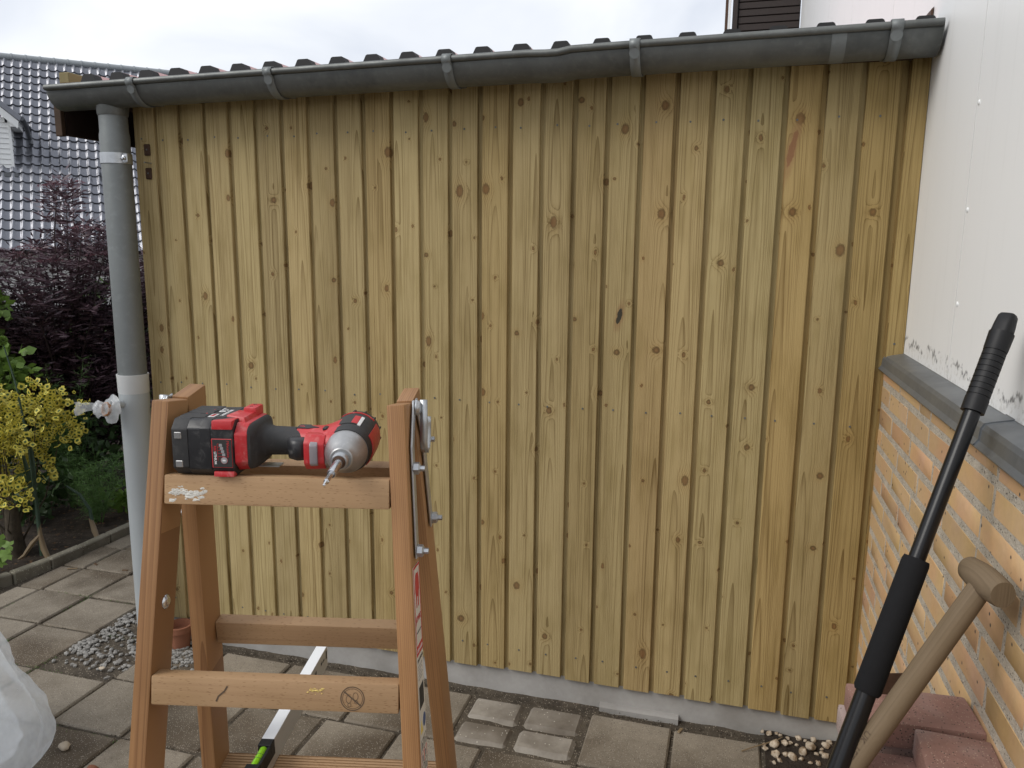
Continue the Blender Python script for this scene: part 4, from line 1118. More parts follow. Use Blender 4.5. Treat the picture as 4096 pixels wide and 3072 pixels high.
fd = [.0976 + .268 * i for i in range(5)]; rd = [.113 + .2753 * i for i in range(5)]
for i, d_ in enumerate(fd): rungs.append(ladder_rung(True, d_, .0392, .0245 if i < 2 else .05, BD - .0245 if i < 2 else .006, grooved=i > 1))
rrungs = [ladder_rung(False, d_, .0392, .0245 if i < 2 else .05, BD - .0245 if i < 2 else .006, grooved=i > 1) for i, d_ in enumerate(rd)]
# no-step mark branded on the second front rung
def decal(name, pts2, mat, parent, w, mtx, closed=False, th=.0004):
    """stroke of width w along 2-D points in the x/z plane of mtx, lying on y"""
    vs_, fs = [], []
    P = [Vector(p) for p in pts2]; n = len(P)
    for i in range(n):
        a, b = (P[(i - 1) % n], P[(i + 1) % n]) if closed else (P[max(i - 1, 0)], P[min(i + 1, n - 1)])
        d = (b - a).normalized(); nn = Vector((-d.y, d.x)) * w / 2
        vs_ += [(P[i].x + nn.x, th, P[i].y + nn.y), (P[i].x - nn.x, th, P[i].y - nn.y)]
    for i in range(n if closed else n - 1):
        j = (i + 1) % n; fs.append((2 * i, 2 * i + 1, 2 * j + 1, 2 * j))
    return link(name, raw_mesh(name, vs_, fs), mat, parent, mtx=mtx)
def circ(cx, cz, r_, n=28, a0=0, a1=2 * math.pi, sq=1.0): return [(cx + r_ * math.cos(a0 + (a1 - a0) * i / n), cz + r_ * sq * math.sin(a0 + (a1 - a0) * i / n)) for i in range(n)]
mk = Matrix.Translation((.125, BD, -.0205)) @ Matrix.Scale(-1, 4, (1, 0, 0))
mk = Matrix.Translation((-.0, BD, -.0205))
ring2 = rungs[1]
# rung local x runs opposite to ladder x on the front frame
sx = -1
cx = .105 * sx
pm = decal('no_step_mark', circ(cx, -.0205, .0155), M['charink'], ring2, .0012, Matrix.Translation((0, BD, 0)), True)
decal('no_step_mark', circ(cx, -.0205, .0132), M['charink'], ring2, .0006, Matrix.Translation((0, BD, 0)), True)
decal('no_step_mark', [(cx - .011 * sx, -.0115), (cx + .011 * sx, -.0295)], M['charink'], ring2, .0018, Matrix.Translation((0, BD + .0002, 0)))
for dx, dz in ((-.005, -.0215), (.004, -.0175)):
    decal('no_step_mark', circ(cx + dx * sx, dz, .0034, 16, sq=1.5), M['charink'], ring2, .0006, Matrix.Translation((0, BD, 0)), True)
    decal('no_step_mark', circ(cx + (dx + .001) * sx, dz - .0075, .0022, 12, sq=1.1), M['charink'], ring2, .0006, Matrix.Translation((0, BD, 0)), True)
# splashes and scars
def splat(name, cx_, cz_, rx, rz, n, mat, parent, y, seed, size):
    r_ = random.Random(seed); vs_, fs = [], []
    for k in range(n):
        t = r_.uniform(-1, 1); c = Vector((cx_ + rx * t, y, cz_ + rz * (r_.gauss(0, .45) + .3 * math.sin(t * 4)))); s_ = size * r_.uniform(.35, 1.2); b = len(vs_); m_ = 7
        for i in range(m_):
            a = 6.283 * i / m_; q = s_ * r_.uniform(.45, 1.3); vs_.append((c.x + q * 1.4 * math.cos(a), y - .0004, c.z + q * .7 * math.sin(a)))
        vs_.append((c.x, y + r_.uniform(.0004, .0018), c.z))
        for i in range(m_): fs.append((b + i, b + (i + 1) % m_, b + m_))
    return link(name, raw_mesh(name, vs_, fs, 60), mat, parent)
p0 = splat('paint_splash', -.118 * sx, -.0255, .024, .010, 70, M['paint'], rungs[0], BD, 3, .0048); p0['label'] = 'dried white paint splash on the top front rung'
splat('foam_stain', .055 * sx, -.012, .010, .005, 16, M['foamyellow'], rungs[1], BD, 5, .0022)
decal('scratch', [(-.062 * sx, -.010), (-.066 * sx, -.017), (-.074 * sx, -.024), (-.077 * sx, -.031)], M['charink'], rungs[1], .0022, Matrix.Translation((0, BD, 0)))
# hinge straps, hooks and bolts on both outer sides
nut = lathe_mesh('nut', [(.0085, 0), (.0085, .0065), (.0055, .0085), (.0040, .0085), (.0040, .0145), (.0001, .0155)], axis=(1, 0, 0), n=6, smooth=25)
for side in (-1, 1):
    def strap(front, d0, d1, lx, nlo, width, bow):
        w = (WF if front else WR)
        pts = []
        for k, (dd, n_) in enumerate(((d0, nlo * .1), (d0 + .03, nlo), (d0 + .06, nlo + bow), (d1, nlo + bow))):
            for s_ in (-.5, .5):
                c = lp(front, 0, n_ + s_ * width, dd)
                pts.append((side * (w + SPL * dd + .0035), c.y, c.z))
        fs = [(2 * i, 2 * i + 1, 2 * i + 3, 2 * i + 2) for i in range(3)]
        o = link('hinge_strap', raw_mesh('hinge_strap', pts, fs), M['galv'], lad)
        md = o.modifiers.new('t', 'SOLIDIFY'); md.thickness = .003; md.offset = 0
        b = o.modifiers.new('b', 'BEVEL'); b.width = .001; b.segments = 1
        return o
    sf = strap(True, -.004, .205, 0, .017, .017, .014); sr = strap(False, -.004, .200, 0, .015, .017, .012)
    for front, dd, n_, par in ((True, .085, .033, sf), (True, .195, .033, sf), (False, .065, .030, sr), (False, .190, .030, sr)):
        c = lp(front, side * ((WF if front else WR) + SPL * dd + .005), n_, dd)
        if side > 0 or not front: link('nut', nut, M['galv'], par, c, (0, 0, 0 if side > 0 else math.pi))
    pv = link('pivot_rivet', lathe_mesh('pivot_rivet', [(.0001, 0), (.011, 0), (.011, .002), (.008, .006), (.0001, .007)], axis=(side, 0, 0), n=18), M['galv'], lad, lp(True, side * (WF + .006), .002, .006))
    # hook: strap from the pivot that turns up into an open hook
    hp_ = [(.004, .004), (.004, -.03), (.002, -.052), (.004, -.064), (.014, -.072), (.026, -.068), (.033, -.058), (.035, -.035), (.034, -.026)]
    vs_, fs = [], []
    for dy, dz in hp_:
        vs_ += [(side * (WF + .0105), dy, LT.z + dz), (side * (WF + .0205), dy, LT.z + dz)]
    fs = [(2 * i, 2 * i + 1, 2 * i + 3, 2 * i + 2) for i in range(len(hp_) - 1)]
    hk = link('hook', raw_mesh('hook', vs_, fs, 60), M['galv'], lad)
    md = hk.modifiers.new('t', 'SOLIDIFY'); md.thickness = .0028; md.offset = 0
# screws on the inner rail faces
for side, dd in ((-1, .275),):
    c = lp(True, side * (WF - BW + SPL * dd - .0005), .030, dd)
    link('bolt_head', lathe_mesh('bolt_head', [(.0001, .004), (.006, .0035), (.010, .001), (.010, -.001), (.0001, -.001)], axis=(-side, 0, 0), n=18, smooth=60), M['chrome'], lad, c)
# paper label down the outside of the front right rail (local: x across rail depth, z up)
def label_m(dd):
    c = lp(True, WF + SPL * dd + .0006, BD / 2, dd)
    up = (lp(True, WF, 0, 0) - lp(True, WF + SPL, 0, 1)).normalized()
    nx = Vector((1, 0, SPL)).normalized(); xa = up.cross(nx).normalized()
    return basis(xa, -nx, up, c)       # x = reading direction, y = into wood, z = up
lm0 = label_m(.215)
lb = link('label', box_mesh('label', (-.021, -.0003, -.365), (.021, .0004, 0)), M['sticker'], lad, mtx=lm0)
lb['label'] = 'printed paper label down the outside of a ladder rail'
def lrect(x0, x1, z0, z1, mat, nm='print_block'): return link(nm, box_mesh(nm, (x0, -.0006, z0), (x1, -.00035, z1)), mat, lb)
lrect(-.021, .021, -.003, .0, M['redprint']); lrect(-.021, -.0185, -.105, -.003, M['redprint']); lrect(.0185, .021, -.105, -.003, M['redprint'])
lrect(-.021, .021, -.118, -.105, M['redprint']); lrect(-.021, .021, -.365, -.318, M['redprint'])
eleph = [(-.012, -.02), (-.009, -.012), (-.002, -.010), (.004, -.012), (.009, -.011), (.013, -.018), (.0135, -.032), (.0115, -.045), (.010, -.032), (.008, -.036), (.008, -.056), (.003, -.056), (.002, -.042), (-.004, -.042), (-.004, -.056), (-.009, -.056), (-.010, -.038), (-.013, -.035)]
link('logo', prism_mesh('logo', eleph, 1, -.0006, -.00035), M['redprint'], lb)
def ltext(body, size, z, mat, x=0): link('lettering', text_mesh(body, size, .0001), mat, lb, (x, -.0007, z), (R(90), 0, 0))
ltext('JUMBO', .0115, -.071, M['redprint']); ltext('www.jumbo-stiger.dk', .0035, -.088, M['ink']); ltext('STEP LADDER', .0062, -.112, M['white']); ltext('SOLID WOOD', .0058, -.125, M['ink'])
for i in range(5): lrect(-.015, .012 - .004 * (i % 3), -.134 - .0042 * i, -.1325 - .0042 * i, M['grey'])
for i in range(17): lrect(-.016 + .0018 * i, -.016 + .0018 * i + (.0012 if i % 3 else .0007), -.190, -.160, M['ink'])
link('warning_triangle', prism_mesh('warning_triangle', [(-.017, -.222), (-.003, -.222), (-.010, -.206)], 1, -.0006, -.00035), M['yellowp'], lb)
link('round_symbol', lathe_mesh('round_symbol', [(.0001, 0), (.009, 0), (.009, .00025), (.0001, .00025)], (.010, -.0006, -.212), (0, 1, 0), 20), M['bluep'], lb)
for i in range(5):
    for j in range(2):
        z = -.232 - .0168 * i; x = -.010 + .019 * j
        for a in ((x - .009, x + .009, z, z + .0006), (x - .009, x - .0084, z - .0155, z), (x + .0084, x + .009, z - .0155, z)): lrect(*a, M['redprint'] if i % 2 else M['ink'])
        lrect(x - .003, x - .0015, z - .013, z - .003, M['ink']); lrect(x + .001, x + .0022, z - .012, z - .004, M['ink']); lrect(x - .004, x + .004, z - .008, z - .0068, M['grey'])

# ================================================================== SPIRIT LEVEL
lvz = LT.z - .650
lev = empty('spirit_level', (0, 0, 0)); tag(lev, 'white aluminium spirit level with green vial lying across the ladder rungs', 'spirit level')
lev.matrix_world = Matrix.Translation((LT.x, LT.y, 0)) @ Matrix.Rotation(LYAW, 4, 'Z') @ Matrix.Translation((-.1065, .437, lvz))
# local: x across, y along (0 = far end, -0.8 = near end), z up
Hh, Wd = .044, .0215
prL = [(-Wd / 2, 0), (Wd / 2, 0), (Wd / 2, .010), (Wd / 2 - .004, .013), (Wd / 2 - .004, Hh - .013), (Wd / 2, Hh - .010), (Wd / 2, Hh), (-Wd / 2, Hh), (-Wd / 2, Hh - .010), (-Wd / 2 + .004, Hh - .013), (-Wd / 2 + .004, .013), (-Wd / 2, .010)]
prL = [(-Wd / 2, 0), (Wd / 2, 0), (Wd / 2, Hh), (-Wd / 2, Hh)]
link('body', prism_mesh('body', prL, 1, -.310, 0, .0008), M['levelside'], lev)
link('body', prism_mesh('body', prL, 1, -.80, -.395, .0008), M['levelside'], lev)
link('body_web', box_mesh('body_web', (-Wd / 2, -.395, 0), (Wd / 2, -.310, Hh - .026)), M['levelside'], lev)
for a, b in ((-.312, -.001), (-.80, -.393)): link('top_face', box_mesh('top_face', (-Wd / 2 + .0004, a, Hh - .0002), (Wd / 2 - .0004, b, Hh + .0008)), M['levelwhite'], lev)
vh = link('vial_holder', box_mesh('vial_holder', (-Wd / 2 - .0005, -.394, Hh - .026), (Wd / 2 + .0005, -.311, Hh - .015)), M['gripblk'], lev)
for a, b in ((-.394, -.376), (-.329, -.311)): link('vial_holder', box_mesh('vial_holder', (-Wd / 2 - .0005, a, Hh - .016), (Wd / 2 + .0005, b, Hh + .0006), .001), M['gripblk'], vh)
link('vial_holder', box_mesh('vial_holder', (Wd / 2 - .004, -.376, Hh - .016), (Wd / 2 + .0005, -.329, Hh - .001)), M['gripblk'], vh)
link('vial', tube_mesh('vial', [(-.001, -.378, Hh - .009), (-.001, -.327, Hh - .009)], .0072, 18), M['vial'], lev)
for y in (-.357, -.347):
    link('vial_line', lathe_mesh('vial_line', [(.0073, -.0004), (.0076, 0), (.0073, .0004)], (-.001, y, Hh - .009), (0, 1, 0), 18, caps=False), M['ink'], lev)
link('lettering', text_mesh('80 cm', .010, .0001), M['ink'], lev, (Wd / 2 + .0003, -.035, Hh * .62), (R(90), 0, R(90)))
link('lettering', text_mesh('SMI', .012, .0001, bold=.0003), M['ink'], lev, (Wd / 2 + .0003, -.085, Hh * .62), (R(90), 0, R(90)))
link('lettering', text_mesh('0,5 mm/m', .006, .0001), M['ink'], lev, (Wd / 2 + .0003, -.075, Hh * .30), (R(90), 0, R(90)))
for i in range(6): link('print_block', box_mesh('print_block', (Wd / 2, -.012 + .0012 * i, Hh * .45), (Wd / 2 + .0003, -.0114 + .0012 * i, Hh * .85)), M['ink'], lev)

# ================================================================== IMPACT DRIVER (lying on its side across the top rungs)
RT = LT.z - .0877                      # top of the two upper rungs
drl = empty('impact_driver', (0, 0, 0)); tag(drl, 'red and black cordless impact driver lying on the top ladder rungs', 'power tool')
drl.matrix_world = Matrix.Translation((LT.x, LT.y, RT)) @ Matrix.Rotation(LYAW, 4, 'Z')
# local: x from battery to head, y away from the bit, z up (0 = rung top)
def Dp(name, me, mat, parent=None, **k): return link(name, me, mat, parent or drl, **k)
def rr_box(name, x0, x1, y0, y1, z0, z1, ch, taper=0.0, bev=.002, n=None):
    """block along x with chamfered section; taper shrinks the x1 end"""
    def sec(x, t):
        a, b, c, d = y0 + t, y1 - t, z0 + t, z1 - t
        return [(x, a + ch, c), (x, b - ch, c), (x, b, c + ch), (x, b, d - ch), (x, b - ch, d), (x, a + ch, d), (x, a, d - ch), (x, a, c + ch)]
    bm = bmesh.new(); r1 = [bm.verts.new(p) for p in sec(x0, 0)]; r2 = [bm.verts.new(p) for p in sec(x1, taper)]
    for i in range(8): bm.faces.new((r1[i], r1[(i + 1) % 8], r2[(i + 1) % 8], r2[i]))
    bm.faces.new(r1[::-1]); bm.faces.new(r2)
    bmesh.ops.bevel(bm, geom=bm.edges[:], offset=bev, segments=2, profile=.6, affect='EDGES')
    return bm_mesh(bm, name, 40)
FY, BY = -.078, .019
bt = Dp('battery', rr_box('battery', -.113, -.052, FY, BY, .0, .0745, .010), M['dblack'])
Dp('battery_bumper', rr_box('battery_bumper', -.133, -.1115, FY - .0012, BY + .001, .0002, .0755, .012), M['drubber'], bt)
Dp('battery_rim', rr_box('battery_rim', -.0955, -.0815, FY - .0009, BY + .001, .0001, .0752, .0105, bev=.001), M['dblack'], bt)
for y in (-.052, -.026, -.002): Dp('bumper_rib', box_mesh('bumper_rib', (-.131, y - .008, .0725), (-.094, y + .010, .0768), .0016), M['drubber'], bt)
for z in (.0175, .0555): Dp('bumper_window', box_mesh('bumper_window', (-.129, FY - .0022, z - .005), (-.1195, FY + .001, z + .004), .0008), M['dalu'], bt)
# front label
lbF = Dp('battery_label', box_mesh('battery_label', (-.0805, FY - .0014, .013), (-.0535, FY + .0, .0515), .0005), M['redprint'], bt)
Dp('label_field', box_mesh('label_field', (-.0790, FY - .0018, .0140), (-.0538, FY - .001, .0508)), M['ink'], lbF)
def dtext(body, size, mat, x, z, parent, y=None, rot=(90, 0, 0), shear=0.0, bold=0.0):
    m_ = Matrix.Translation((x, (FY - .0021) if y is None else y, z)) @ Matrix.Rotation(R(90), 4, 'X') @ Matrix.Rotation(R(-90), 4, 'Z')
    link('lettering', text_mesh(body, size, .0001, shear=shear, bold=bold), mat, parent, mtx=m_)
dtext('RED', .0042, M['redprint'], -.0757, .0385, lbF, bold=.0001); dtext('LITHIUM', .0044, M['white'], -.0757, .0262, lbF, bold=.0001)
dtext('Milwaukee', .0052, M['redprint'], -.0585, .0385, lbF, shear=.25)
for i in range(4): Dp('charge_bar', box_mesh('charge_bar', (-.0700 + .0012 * i, FY - .0022, .0415 - .0042 * i), (-.0660 + .0012 * i, FY - .0017, .0452 - .0042 * i)), M['grey'], lbF)
for i in range(5): Dp('charge_line', box_mesh('charge_line', (-.0722, FY - .0021, .0448 - .0042 * i), (-.0680 + .001 * i, FY - .0017, .0452 - .0042 * i)), M['redprint'], lbF)
Dp('charge_line', box_mesh('charge_line', (-.0726, FY - .0021, .0225), (-.0722, FY - .0017, .0452)), M['redprint'], lbF)
Dp('charge_button', lathe_mesh('charge_button', [(.0001, .0004), (.0036, .0004), (.0036, .0), (.0043, .0), (.0043, .0005), (.0036, .0006)], (-.0640, FY - .0020, .0232), (0, -1, 0), 24), M['grey'], lbF)
Dp('charge_ring', lathe_mesh('charge_ring', [(.0037, 0), (.0046, 0), (.0046, .0006), (.0037, .0006)], (-.0640, FY - .0018, .0232), (0, -1, 0), 24, caps=False), M['redprint'], lbF)
Dp('charge_icon', box_mesh('charge_icon', (-.0662, FY - .0028, .0222), (-.0620, FY - .0023, .0242)), M['white'], lbF)
# upper (side) label
lbT = Dp('side_label', hexa_mesh('side_label', [(-.104, -.058, .0740), (-.070, -.058, .0740), (-.070, .012, .0740), (-.104, .004, .0740), (-.104, -.058, .0751), (-.070, -.058, .0751), (-.070, .012, .0751), (-.104, .004, .0751)]), M['ink'], bt)
def ttext(body, size, mat, x, y, bold=0.0):
    m_ = Matrix.Translation((x, y, .0755)) @ Matrix.Rotation(R(-90), 4, 'Z')
    link('lettering', text_mesh(body, size, .0001, bold=bold), mat, lbT, mtx=m_)
Dp('print_block', box_mesh('print_block', (-.1045, -.058, .0751), (-.1030, .008, .0755)), M['redprint'], lbT)
Dp('print_block', box_mesh('print_block', (-.094, -.056, .0751), (-.0855, -.038, .0754)), M['white'], lbT)
m_ = Matrix.Translation((-.0898, -.047, .0757)) @ Matrix.Rotation(R(-90), 4, 'Z'); link('lettering', text_mesh('M18', .007, .0001, bold=.0002), M['redprint'], lbT, mtx=m_)
ttext('REDLITHIUM', .0065, M['white'], -.0785, -.030, .0001); ttext('5.0', .013, M['white'], -.0885, -.018, .0003); ttext('Ah', .006, M['white'], -.0925, -.003)
# latches and red foot of the tool
for z0, z1, dz in ((.0635, .0752, 1), (.0004, .0075, -1)):
    pts = [(-.0795, FY - .0016, z0), (-.0525, FY - .0016, z0), (-.0525, FY + .022, z0), (-.0795, FY + .004, z0), (-.0795, FY - .0004, z1), (-.0525, FY - .0004, z1), (-.0525, FY + .024, z1), (-.0795, FY + .006, z1)]
    Dp('battery_latch', hexa_mesh('battery_latch', pts, .0018, 2), M['dred'], bt)
ft = Dp('foot', rr_box('foot', -.0515, -.035, FY + .001, BY - .004, .006, .0705, .013, .0015), M['dred'])
Dp('foot_shoulder', hexa_mesh('foot_shoulder', [(-.075, -.052, .068), (-.040, -.062, .066), (-.040, -.015, .066), (-.068, -.015, .068), (-.070, -.050, .0775), (-.044, -.058, .0755), (-.044, -.018, .0755), (-.066, -.018, .0775)], .0018, 2), M['dred'], ft)
Dp('foot_button', box_mesh('foot_button', (-.060, -.022, .066), (-.042, .008, .0815), .0035, 2), M['dred'], ft)
for y in (-.014, .0): Dp('foot_screw', lathe_mesh('foot_screw', [(.0001, 0), (.0024, 0), (.0024, .0006), (.0014, .0002)], (-.051, y, .0812), (0, 0, 1), 10), M['dblack'], ft)
secs = [(-.0355, -.030, .0375, .0445, .0312, 5.0), (-.0318, -.030, .037, .0430, .0302, 4.6), (-.0298, -.026, .0366, .034, .0258, 3.6), (-.0280, -.021, .0362, .0275, .0214, 2.8), (-.022, -.017, .0356, .0235, .0190, 2.5), (.004, -.015, .035, .0230, .0184, 2.4), (.022, -.014, .0340, .0235, .0188, 2.4), (.040, -.013, .033, .0245, .0192, 2.4), (.052, -.014, .0325, .0265, .0200, 2.5), (.062, -.014, .032, .032, .022, 2.6)]
Dp('handle', loft_mesh('handle', [sring((x, y, z), (0, 1, 0), (0, 0, 1), ry, rz, p, 28) for x, y, z, ry, rz, p in secs], smooth=50), M['drubber'])
# housing axis: front centre (x .0905, z .0297) -> back (x .0795, z .018)
HA = Vector((.0905, -.085, .0297)); HB = Vector((.0800, .062, .0330 - .0005)); HB = Vector((.0800, .062, .0345))
hax = (HB - HA).normalized(); hxx, hyy = frame_of(hax)
def hl(prof, name, mat, parent=None, n=32, smooth=35, caps=True): return Dp(name, lathe_mesh(name, prof, HA, hax, n, smooth, caps), mat, parent)
hou = hl([(.0, .036), (.0300, .036), (.0322, .046), (.0335, .070), (.0335, .100), (.0325, .120), (.030, .136), (.024, .146), (.0, .148)], 'motor_housing', M['drubber'], smooth=50)
# red shell: wraps from grip up to the housing
rs_ = [(.014, -.010, .0345, .0235, .0196, 2.4), (.030, -.0125, .0340, .0270, .0205, 2.4), (.046, -.016, .033, .0345, .0218, 2.5), (.058, -.016, .0325, .045, .0255, 2.6), (.070, -.012, .0325, .052, .0300, 2.6), (.082, -.008, .0325, .052, .0310, 2.6)]
Dp('red_shell', loft_mesh('red_shell', [sring((x, y, z), (0, 1, 0), (0, 0, 1), ry, rz * 1.03, p, 32) for x, y, z, ry, rz, p in rs_], smooth=50), M['dred'])
# rubber patch lying over the shell on the upper side (the grip's pointed end)
patch = [(-.005, -.022), (.028, -.026), (.036, -.022), (.048, -.020), (.036, -.014), (.020, -.010), (-.005, -.004)]
def drape(name, outline, zf, mat, th=.0015, parent=None):
    n = len(outline); vs_ = [(x, y, zf(x, y)) for x, y in outline] + [(x, y, zf(x, y) + th) for x, y in outline]
    fs = [tuple(range(n, 2 * n)), tuple(range(n))[::-1]] + [(i, (i + 1) % n, n + (i + 1) % n, n + i) for i in range(n)]
    return Dp(name, raw_mesh(name, vs_, fs), mat, parent)
def shellz(x, y):
    for a, b in zip(rs_, rs_[1:]):
        if a[0] <= x <= b[0]:
            f = (x - a[0]) / (b[0] - a[0]); q = [a[i] * (1 - f) + b[i] * f for i in range(6)]; break
    else: q = rs_[0] if x < rs_[0][0] else rs_[-1]
    t = min(.98, abs(y - q[1]) / q[3]); return q[2] + q[4] * 1.03 * (1 - t ** q[5]) ** (1 / q[5])
Dp('direction_button', box_mesh('direction_button', (.054, -.040, .0555), (.0605, -.028, .0600), .0012), M['dblack'])
drape('grip_patch', [(.012, -.020), (.030, -.024), (.044, -.021), (.033, -.014), (.028, -.004), (.012, .0)], lambda x, y: shellz(max(x, .0141), y) - .0004, M['drubber'], .0014)
# trigger and lamp
tg = [sring((x, y, z), (0, 1, 0), (0, 0, 1), ry, rz, 3.0, 20) for x, y, z, ry, rz in ((.006, -.031, .031, .010, .012), (.010, -.036, .031, .014, .0145), (.021, -.0395, .0305, .0155, .0155), (.031, -.038, .0305, .0145, .015), (.036, -.035, .0305, .011, .012))]
Dp('trigger', loft_mesh('trigger', tg, smooth=60), M['dblack'])
Dp('lamp_bezel', rr_box('lamp_bezel', .0355, .0625, -.066, -.030, .0065, .0545, .010, .001), M['dred'])
Dp('lamp_lens', rr_box('lamp_lens', .0440, .0545, -.0690, -.05, .0135, .0465, .004, .0005), M['glassy'])
# aluminium nose
nc = hl([(.0, .0), (.0135, .0), (.0150, .0015), (.0158, .005), (.0190, .010), (.0245, .019), (.0283, .030), (.0292, .040), (.0292, .052), (.0, .052)], 'nose_cone', M['dalu'], n=40, smooth=28)
Dp('nose_foot', rr_box('nose_foot', .060, .074, -.062, -.036, .008, .050, .008, .002), M['dalu'], nc)
hl([(.0, -.013), (.0095, -.013), (.0108, -.011), (.0108, .001), (.0, .001)], 'bit_collar', M['galv'], n=28)
hl([(.0, -.0142), (.0062, -.0142), (.0085, -.0132), (.0085, -.012), (.0, -.012)], 'bit_chuck', M['rustplate'], n=20)
hl([(.0, -.060), (.0052, -.060), (.0058, -.057), (.0058, -.010), (.0, -.010)], 'bit_holder', M['chrome'], n=20)
hl([(.0, -.100), (.0018, -.099), (.0022, -.090), (.0036, -.087), (.0036, -.058), (.0, -.058)], 'screw_bit', M['chrome'], n=6, smooth=20)
# rear cap ribs, red side stripe and rating label on the upper side
for k in range(9):
    a = R(-70 + k * 28); c = HA + hax * .124 + (Vector((1, 0, 0)) * math.cos(a) + Vector((0, 0, 1)) * math.sin(a)) * .0315
    Dp('vent_rib', box_mesh('vent_rib', (-.0016, -.009, -.0016), (.0016, .009, .0016), .0006), M['dblack'], hou, loc=c)
def housing_patch(name, a0, a1, h0, h1, dr_, mat, parent=None, na=10, nh=5):
    vs_, fs = [], []
    def rad(h):
        pr = [(.0292, .03), (.0300, .036), (.0322, .046), (.0335, .070), (.0335, .100), (.0325, .120), (.030, .136)]
        for (r0, q0), (r1, q1) in zip(pr, pr[1:]):
            if q0 <= h <= q1: return r0 + (r1 - r0) * (h - q0) / (q1 - q0)
        return .0335
    side_ = hax.cross(Vector((0, 0, 1))).normalized(); up_ = side_.cross(hax).normalized()
    for lay in (0, 1):
        for i in range(nh + 1):
            h = h0 + (h1 - h0) * i / nh
            for j in range(na + 1):
                a = a0 + (a1 - a0) * j / na
                vs_.append(HA + hax * h + (side_ * math.cos(a) + up_ * math.sin(a)) * (rad(h) + (dr_ if lay else -.001)))
    m2 = (nh + 1) * (na + 1)
    for i in range(nh):
        for j in range(na):
            a = i * (na + 1) + j; fs.append((m2 + a, m2 + a + 1, m2 + a + na + 2, m2 + a + na + 1))
    bd_ = [j for j in range(na + 1)] + [i * (na + 1) + na for i in range(1, nh + 1)] + [nh * (na + 1) + j for j in range(na - 1, -1, -1)] + [i * (na + 1) for i in range(nh - 1, 0, -1)]
    for k in range(len(bd_)): a, b = bd_[k], bd_[(k + 1) % len(bd_)]; fs.append((a, b, m2 + b, m2 + a))
    return Dp(name, raw_mesh(name, vs_, fs, 40), mat, parent or hou)
# side_ points to +x (away from the grip)
housing_patch('red_side_panel', R(-45), R(32), .050, .112, .0012, M['dred'])
housing_patch('rating_label', R(70), R(112), .056, .094, .0010, M['ink'])
housing_patch('rating_stripe', R(70), R(84), .058, .092, .0014, M['redprint'], hou)
housing_patch('rating_stripe', R(62), R(69.5), .056, .094, .0012, M['white'], hou)
housing_patch('red_rear_stripe', R(40), R(125), .112, .117, .0010, M['dred'])
# steel belt clip under the tool
Dp('belt_clip', box_mesh('belt_clip', (-.045, -.030, .0008), (-.010, -.010, .0024), .0008), M['levelside'])

# ================================================================== SACK, POLE, SPADE, PAVERS
sk = empty('plastic_sack', (-.10, -.95, 0)); tag(sk, 'thin white translucent plastic sack standing on the paving slabs', 'sack')
def sf_(t, a):
    prof_ = [(.02, 0), (.28, .0), (.35, .05), (.345, .14), (.315, .23), (.29, .31), (.25, .40), (.17, .48), (.10, .53), (.05, .56)]
    s_ = t * 9; i = min(int(s_), 8); f = s_ - i
    r_ = prof_[i][0] * (1 - f) + prof_[i + 1][0] * f; h = prof_[i][1] * (1 - f) + prof_[i + 1][1] * f
    n_ = Vector((math.cos(a), math.sin(a), 0)); return n_ * r_ * (1 + .05 * math.sin(3 * a + h * 7)) + Vector((0, 0, h + .012)), n_
def folds(name, fn, nu, nv, seed):
    rings = []
    for i in range(nu):
        rr_ = []
        for j in range(nv):
            p, n_ = fn(i / (nu - 1), 2 * math.pi * j / nv)
            w = Vector((mnoise.noise(p * 5 + Vector((seed, 0, 0))), mnoise.noise(p * 5 + Vector((0, seed, 0))), 0)) * .12
            q = p + w
            r1 = 1 - abs(mnoise.noise(Vector((q.x * 5 + q.z * 3, q.y * 5 - q.z * 2, q.z * 2.2 + seed)))) * 3.0
            r2 = 1 - abs(mnoise.noise(Vector((q.x * 8 - q.z * 7, q.y * 8 + q.z * 4, q.z * 2 + seed)))) * 3.0
            rr_.append(p + n_ * (.026 * max(r1, -.8) + .006 * max(r2, -.6) - .012))
        rings.append(rr_)
    return loft_mesh(name, rings, smooth=32)
part('sack_film', folds('sack_film', sf_, 120, 180, 1.5), M['bag'], sk, (-.10, -.98, 0))
def sf2(t, a):
    p, n_ = sf_(t, a); p = Vector((p.x * .74, p.y * .74, p.z * .82 + .015)); return p, n_
part('sack_lining', folds('sack_lining', sf2, 50, 80, 4.5), M['bag'], sk, (-.10, -.98, 0))

# telescopic pole: foot on the slabs, head against the white panel
A = Vector((2.706, -1.018, 1.532)); B0 = Vector((2.458, -1.282, .807)); dirp = (B0 - A).normalized(); Lp = (A.z - .012) / -dirp.z
pol = empty('telescopic_pole', (A + dirp * Lp)); tag(pol, 'black telescopic pole with foam grip leaning on the white panel wall', 'pole')
pb_ = A + dirp * Lp; upv = -dirp; px_, py_ = frame_of(upv)
def pole_part(name, prof, mat, n=28, smooth=35): return part(name, lathe_mesh(name, prof, (0, 0, 0), upv, n, smooth), mat, pol, pb_)
LL = Lp
sc = lambda t: LL - t       # distance from the top -> height along the pole
pole_part('outer_tube', [(.0, .0), (.0165, .0), (.0165, sc(.62)), (.0, sc(.62))], M['poleblk'])
pole_part('inner_tube', [(.0, .3), (.0137, .3), (.0137, sc(.12)), (.0, sc(.12))], M['poleblk'])
pole_part('foam_grip', [(.0, sc(.70)), (.0195, sc(.70)), (.0222, sc(.694)), (.0222, sc(.465)), (.0205, sc(.458)), (.0, sc(.458))], M['foam'])
gp = [(.0, sc(.185)), (.0190, sc(.185)), (.0192, sc(.160))]
k = .160
